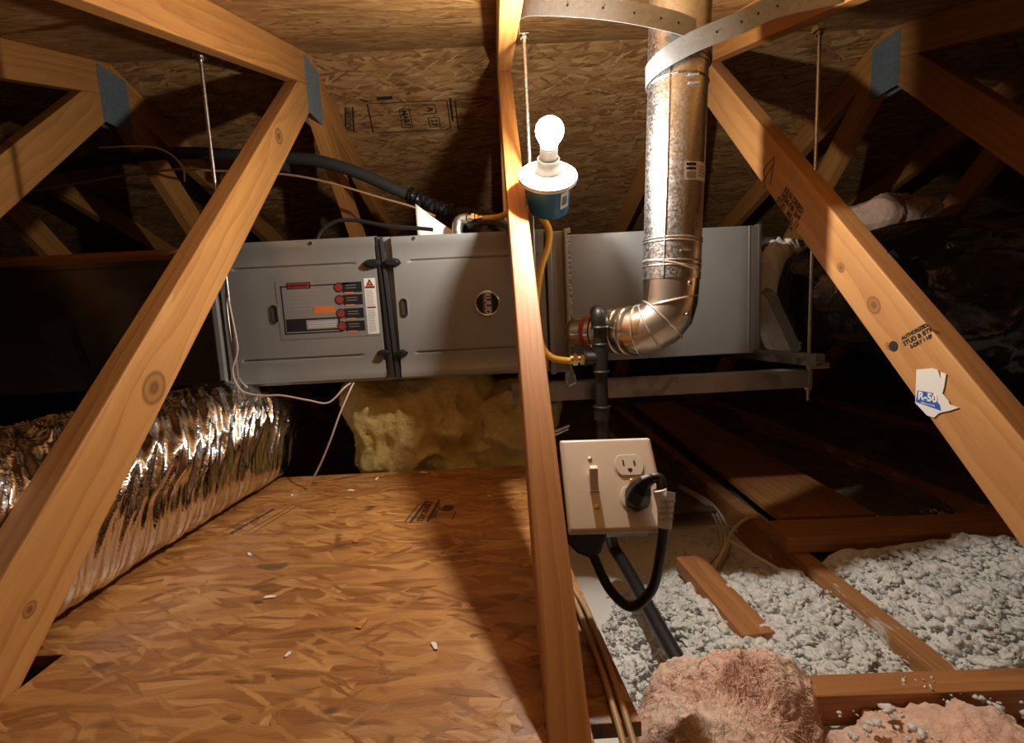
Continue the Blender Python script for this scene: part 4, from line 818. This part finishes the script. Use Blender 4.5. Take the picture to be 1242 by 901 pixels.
# cable runs on the drywall
grp = 'cables beside the right joist'
for k in range(3):
    o_ = .010 * k
    wire('sheathed_cable', [(.50 - o_, 2.6, -.60), (.515 - o_, 1.95, -.60), (.57 - o_, 1.60, -.61), (.607 - o_, 1.38, -.60), (.600 - o_, 1.25, -.618 - .004 * k), (.56 - o_, 1.16, -.64), (.50 - 2 * o_, 1.08, -.645), (.47 - 2 * o_, 1.02, -.648)], .0042, M['nm_cable'], 'pale sheathed cable bending at the joist, %s of three' % ('nearest the joist', 'middle one', 'farthest from the joist')[k], 'cable', grp=grp)
wire('sheathed_cable', [(.46, 1.04, -.64), (.51, 1.08, -.60), (.56, 1.13, -.572), (.61, 1.16, -.558), (.640, 1.17, -.560)], .0045, M['nm_cable'], 'pale cable arching up onto the joist', 'cable')
wire('sheathed_cable', [(.53, 1.10, -.58), (.56, 1.02, -.585), (.60, .90, -.59), (.612, .80, -.60), (.62, .70, -.61)], .005, M['nm_cable'], 'pale cable lying along the joist through the white insulation', 'cable')
# ================================================================ INSULATION
def hgt(x, y):
    """top of the loose white fill"""
    n1 = NZ.noise(Vector((x * 3.5, y * 3.5, .3))) * .03 + NZ.noise(Vector((x * 11, y * 11, 1.3))) * .012
    if x < .632:
        e = min(1.0, max(0.0, (x - .16) / .22)); f = 1 - min(1.0, max(0.0, (y - .86) / .28))
        z = -.650 + .055 * e * f + n1 * e * f * .8 - .02 * (1 - f)
        z += .018 * math.exp(-((x - .5) ** 2 + (y - .93) ** 2) / .012)
        return z
    e = min(1.0, max(0.0, (x - .660) / .06))
    z = -.566 + n1 + .012 + .035 * math.exp(-((x - 1.05) ** 2 + (y - .80) ** 2) / .03) - .05 * max(0, min(1, (y - .98) / .15))
    return z * e + (-.590) * (1 - e)
rs = np.random.RandomState(3)
ico = bmesh.new(); bmesh.ops.create_icosphere(ico, subdivisions=2, radius=1.0); IV = np.array([v.co[:] for v in ico.verts]); IF = np.array([[v.index for v in f.verts] for f in ico.faces]); ico.free()
ico = bmesh.new(); bmesh.ops.create_icosphere(ico, subdivisions=1, radius=1.0); JV = np.array([v.co[:] for v in ico.verts]); JF = np.array([[v.index for v in f.verts] for f in ico.faces]); ico.free()
def variants(BV, k, f, amp):
    out = []
    for i in range(k):
        sd = Vector((i * 7.3, i * 3.1, -i * 5.7)); vs_ = []
        for p in BV:
            q_ = Vector(p); d_ = 1 + amp * (NZ.noise(q_ * f + sd) * 1.1 + (1 - abs(NZ.noise(q_ * f * 2.3 + sd)) * 2) ** 2 * .45 - .2 + NZ.noise(q_ * f * 5 + sd) * .35); vs_.append(tuple(q_ * d_))
        out.append(np.array(vs_))
    return out
def clumps(name, pts, sizes, mat, VAR, BF, parent=None):
    n = len(pts); nv = len(VAR[0]); A = rs.uniform(0, 2 * np.pi, (n, 3)); out = np.empty((n, nv, 3), np.float32)
    for i in range(n):
        p = VAR[rs.randint(len(VAR))] * np.array([rs.uniform(.8, 1.7), rs.uniform(.6, 1.1), rs.uniform(.5, .9)]) * sizes[i]
        a, b, c = A[i]; Rz = np.array([[np.cos(a), -np.sin(a), 0], [np.sin(a), np.cos(a), 0], [0, 0, 1]]); t2 = (b / np.pi - 1) * .7; Rx = np.array([[1, 0, 0], [0, np.cos(t2), -np.sin(t2)], [0, np.sin(t2), np.cos(t2)]])
        out[i] = p @ Rx.T @ Rz.T + pts[i]
    V = out.reshape(-1, 3); F = (BF[None] + (np.arange(n) * nv)[:, None, None]).reshape(-1, 3)
    lo, hi = V.min(0), V.max(0); org = np.array([(lo[0] + hi[0]) / 2, (lo[1] + hi[1]) / 2, lo[2]])
    me = D.meshes.new(name); me.vertices.add(len(V)); me.vertices.foreach_set('co', (V - org).astype(np.float32).ravel()); me.loops.add(F.size); me.loops.foreach_set('vertex_index', F.astype(np.int32).ravel())
    me.polygons.add(len(F)); me.polygons.foreach_set('loop_start', np.arange(0, F.size, 3, dtype=np.int32)); me.polygons.foreach_set('use_smooth', np.ones(len(F), bool)); me.materials.append(mat); me.update(calc_edges=True); me.validate()
    o = D.objects.new(name, me); C.objects.link(o); place(o, T(*org), parent); return o
ico = bmesh.new(); bmesh.ops.create_icosphere(ico, subdivisions=4, radius=1.0); KV = np.array([v.co[:] for v in ico.verts]); KF = np.array([[v.index for v in f.verts] for f in ico.faces]); ico.free()
BIG = variants(KV, 14, 1.6, .55); MID = variants(IV, 16, 1.5, .6); SMALL = variants(JV, 16, 1.5, .7)
def join_stuff(name, parts, mat):
    Vs = []; Fs = []; n = 0; quads = []
    for o in parts:
        me = o.data; v = np.empty(len(me.vertices) * 3, np.float32); me.vertices.foreach_get('co', v); v = v.reshape(-1, 3) + np.array(wm(o).translation, np.float32)
        me.calc_loop_triangles(); f = np.empty(len(me.loop_triangles) * 3, np.int32); me.loop_triangles.foreach_get('vertices', f); Vs.append(v); Fs.append(f.reshape(-1, 3) + n); n += len(v)
        D.objects.remove(o); D.meshes.remove(me)
    V = np.concatenate(Vs); F = np.concatenate(Fs); lo, hi = V.min(0), V.max(0); org = np.array([(lo[0] + hi[0]) / 2, (lo[1] + hi[1]) / 2, lo[2]])
    me = D.meshes.new(name); me.vertices.add(len(V)); me.vertices.foreach_set('co', (V - org).astype(np.float32).ravel()); me.loops.add(F.size); me.loops.foreach_set('vertex_index', F.astype(np.int32).ravel())
    me.polygons.add(len(F)); me.polygons.foreach_set('loop_start', np.arange(0, F.size, 3, dtype=np.int32)); me.polygons.foreach_set('use_smooth', np.ones(len(F), bool)); me.materials.append(mat); me.update(calc_edges=True)
    o = D.objects.new(name, me); C.objects.link(o); place(o, T(*org)); return o
def sheet(name, x0, x1, y0, y1, nx, ny, hf, mat):
    V = [(x0 + (x1 - x0) * i / nx, y0 + (y1 - y0) * j / ny, 0) for j in range(ny + 1) for i in range(nx + 1)]; V = [(x, y, hf(x, y)) for x, y, _ in V]
    F = [(j * (nx + 1) + i, j * (nx + 1) + i + 1, (j + 1) * (nx + 1) + i + 1, (j + 1) * (nx + 1) + i) for j in range(ny) for i in range(nx)]; g = G(); g.add(V, F); return g.make(name, mat, smooth=True, autosm=False)
def inside(x, y):
    if .622 < x < .664 and y > .71: return rs.rand() < .04
    if .372 < x < .45 and .79 < y < 1.03 and rs.rand() > .06: return False
    if .53 < y < .61 and .28 < x < 1.25: return False
    if .945 < y < 1.09 and x > .60: return False
    return True
pts = {0: [], 1: [], 2: []}; sz = {0: [], 1: [], 2: []}
for lvl, cnt, lo_s, hi_s in ((0, 1050, .009, .020), (1, 3200, .004, .009), (2, 6500, .0012, .004)):
    k = 0
    while k < cnt:
        x = .17 + 1.25 * rs.rand() ** 1.15; y = .40 + .82 * rs.rand()
        if not inside(x, y) or (x < .632 and y > 1.02 + .1 * rs.rand()): continue
        z = hgt(x, y)
        if z < -.648: continue
        s_ = lo_s + (hi_s - lo_s) * rs.rand() ** 1.6
        if x < .3: s_ *= .55
        if lvl == 0 and (abs(x - .648) < .04 or (x > .6 and y > .93)): continue
        pts[lvl].append((x, y, z + s_ * rs.uniform(-.5, .25) + (lvl * .004 * rs.rand()))); sz[lvl].append(s_); k += 1
for k in range(200):      # sparse crumbs on the drywall
    x, y = .2 + .4 * rs.rand(), 1.0 + .3 * rs.rand() ** 2; pts[1].append((x, y, -.652)); sz[1].append(.002 + .005 * rs.rand() * (.5 if x < .45 else 1.3))
fill = [clumps('tufts', np.array(pts[lvl]), np.array(sz[lvl]), M['white_ins'], VAR, F_) for lvl, VAR, F_ in ((0, BIG, KF), (1, MID, IF), (2, SMALL, JF))]
def base_h(x, y): return hgt(x, y) - .004 + .006 * NZ.noise(Vector((x * 45, y * 45, 5)))
fill.append(sheet('bed', .668, 2.6, .15, .97, 200, 100, base_h, M['white_ins']))
fill.append(sheet('bed', .30, .628, .15, 1.12, 60, 130, lambda x, y: max(-.654, base_h(x, y)), M['white_ins']))
stuff(join_stuff('blown_insulation', fill, M['white_ins']), 'fluffy white blown insulation filling the joist bays right of the deck', 'insulation')
far_fill = [sheet('d', .672, 3.6, 1.10, 5.4, 150, 160, lambda x, y: -.60 + .035 * NZ.noise(Vector((x * 3, y * 3, 9))) + .012 * NZ.noise(Vector((x * 12, y * 12, 9))), M['shaded']),
        sheet('d', -3.6, -.6, 1.2, 5.4, 120, 120, lambda x, y: -.58 + .03 * NZ.noise(Vector((x * 3, y * 3, 2))), M['shaded']),
        sheet('d', -.55, .6, 1.3, 5.4, 60, 100, lambda x, y: -.60 + .03 * NZ.noise(Vector((x * 3, y * 3, 2))), M['shaded'])]
stuff(join_stuff('shaded_insulation', far_fill, M['shaded']), 'insulation darkened in colour as shade, spreading into the shadows behind and under the furnace', 'insulation')
def blob(name, c, rad, sub, f1, a1, f2, a2, mat, seed=0.0, power=2.0, floor=None, fib=0):
    bm = bmesh.new(); bmesh.ops.create_icosphere(bm, subdivisions=sub, radius=1.0); sd = Vector((seed, seed * 2, -seed))
    for v_ in bm.verts:
        p = v_.co.copy(); m_ = (abs(p.x) ** power + abs(p.y) ** power + abs(p.z) ** power) ** (-1 / power); q_ = Vector((p.x * m_ * rad[0], p.y * m_ * rad[1], p.z * m_ * rad[2]))
        d_ = NZ.noise(q_ * f1 + sd) * a1 + (ridge(q_ * f2 * .6 + sd) ** 2) * a2 * .55 + NZ.noise(Vector((q_.x * f2 * 3, q_.y * f2 * 3, q_.z * f2 * .9)) + sd) * a2 * .2 + NZ.noise(q_ * f2 * 6 + sd) * a2 * .12
        v_.co = q_ + p.normalized() * d_ + Vector(c)
        if floor is not None: v_.co.z = max(v_.co.z, floor)
    V = [v_.co.copy() for v_ in bm.verts]; F = [[v_.index for v_ in f.verts] for f in bm.faces]; bm.free()
    cen = Vector(c)
    if fib:
        rf = random.Random(int(seed * 10)); nv_ = len(V)
        for _ in range(fib):
            p = V[rf.randrange(nv_)]; 
            if p.y > c[1] + rad[1] * .6: continue
            nrm = (p - cen).normalized(); fl = p * 9 + sd; tg_ = Vector((NZ.noise(fl), NZ.noise(fl + Vector((9, 0, 0))), NZ.noise(fl + Vector((0, 9, 0))))) * 2.2 + Vector((rf.uniform(-1, 1), rf.uniform(-1, 1), rf.uniform(-1, 1))) * .45; tg_ = (tg_ - nrm * tg_.dot(nrm) * .75).normalized(); L_ = rf.uniform(.008, .026); w_ = tg_.cross(nrm).normalized() * rf.uniform(.00015, .0004); bend = Vector((rf.uniform(-1, 1), rf.uniform(-1, 1), rf.uniform(-1, 1))) * L_ * .35
            n0 = len(V)
            for k in range(5):
                t_ = k / 4; q_ = p + tg_ * L_ * (t_ - .3) + bend * t_ * t_ + nrm * (.003 * math.sin(t_ * 3.1) - .0004); V += [q_ - w_, q_ + w_]
            F += [[n0 + 2 * k, n0 + 2 * k + 1, n0 + 2 * k + 3, n0 + 2 * k + 2] for k in range(4)]
    g = G(); g.add(V, F); return g.make(name, mat, smooth=True, autosm=False)
tag(blob('fiberglass_batt', (-.235, 1.30, -.30), (.195, .115, .17), 6, 10, .036, 26, .028, M['yellow_ins'], 2.0, 4.0, None, 6000), 'yellow fibreglass batt stuffed under the furnace behind the deck, left piece', 'insulation batt', 'yellow fibreglass batts')
tag(blob('fiberglass_batt', (.01, 1.31, -.325), (.115, .11, .15), 6, 10, .036, 26, .028, M['yellow_ins'], 5.0, 3.2, None, 3500), 'yellow fibreglass batt right of the larger one, against the middle brace', 'insulation batt', 'yellow fibreglass batts')
tag(blob('pink_batt', (.27, .50, -.545), (.105, .10, .085), 7, 15, .062, 30, .026, M['pink_ins'], 1.0, 2.1, -.654, 8000), 'fluffy pink fibreglass clump at the bottom, right of the deck edge', 'insulation batt')
tag(blob('pink_batt', (.50, .41, -.575), (.17, .115, .058), 7, 16, .055, 34, .026, M['pink_ins'], 7.0, 2.4, -.654, 8000), 'flat pink fibreglass batt in the lower right, in front of the red brown board', 'insulation batt')
tag(blob('pink_batt', (.80, .39, -.575), (.2, .115, .055), 7, 16, .055, 34, .026, M['pink_ins'], 9.0, 2.4, -.654, 6000), 'pink fibreglass batt at the lower right corner, mixed with white fluff', 'insulation batt')
tag(blob('pink_batt', (1.33, 1.62, .28), (.14, .09, .05), 6, 12, .035, 34, .016, M['pink_ins'], 4.0, 2.4), 'pink insulation clump in the dark above the black duct', 'insulation batt')
pts = []; sz = []
for k in range(1500):
    x = .40 + .62 * rs.rand(); y = .33 + .25 * rs.rand(); s_ = .0012 + .0042 * rs.rand() ** 2
    if NZ.noise(Vector((x * 14, y * 14, 3))) > .05: pts.append((x, y, -.531 + .018 * NZ.noise(Vector((x * 12, y * 12, 0))) + .006 * rs.rand())); sz.append(s_)
stuff(clumps('insulation_fluff', np.array(pts), np.array(sz), M['white_ins'], MID, IF), 'white fluff scattered over the pink batts at the lower right', 'insulation')
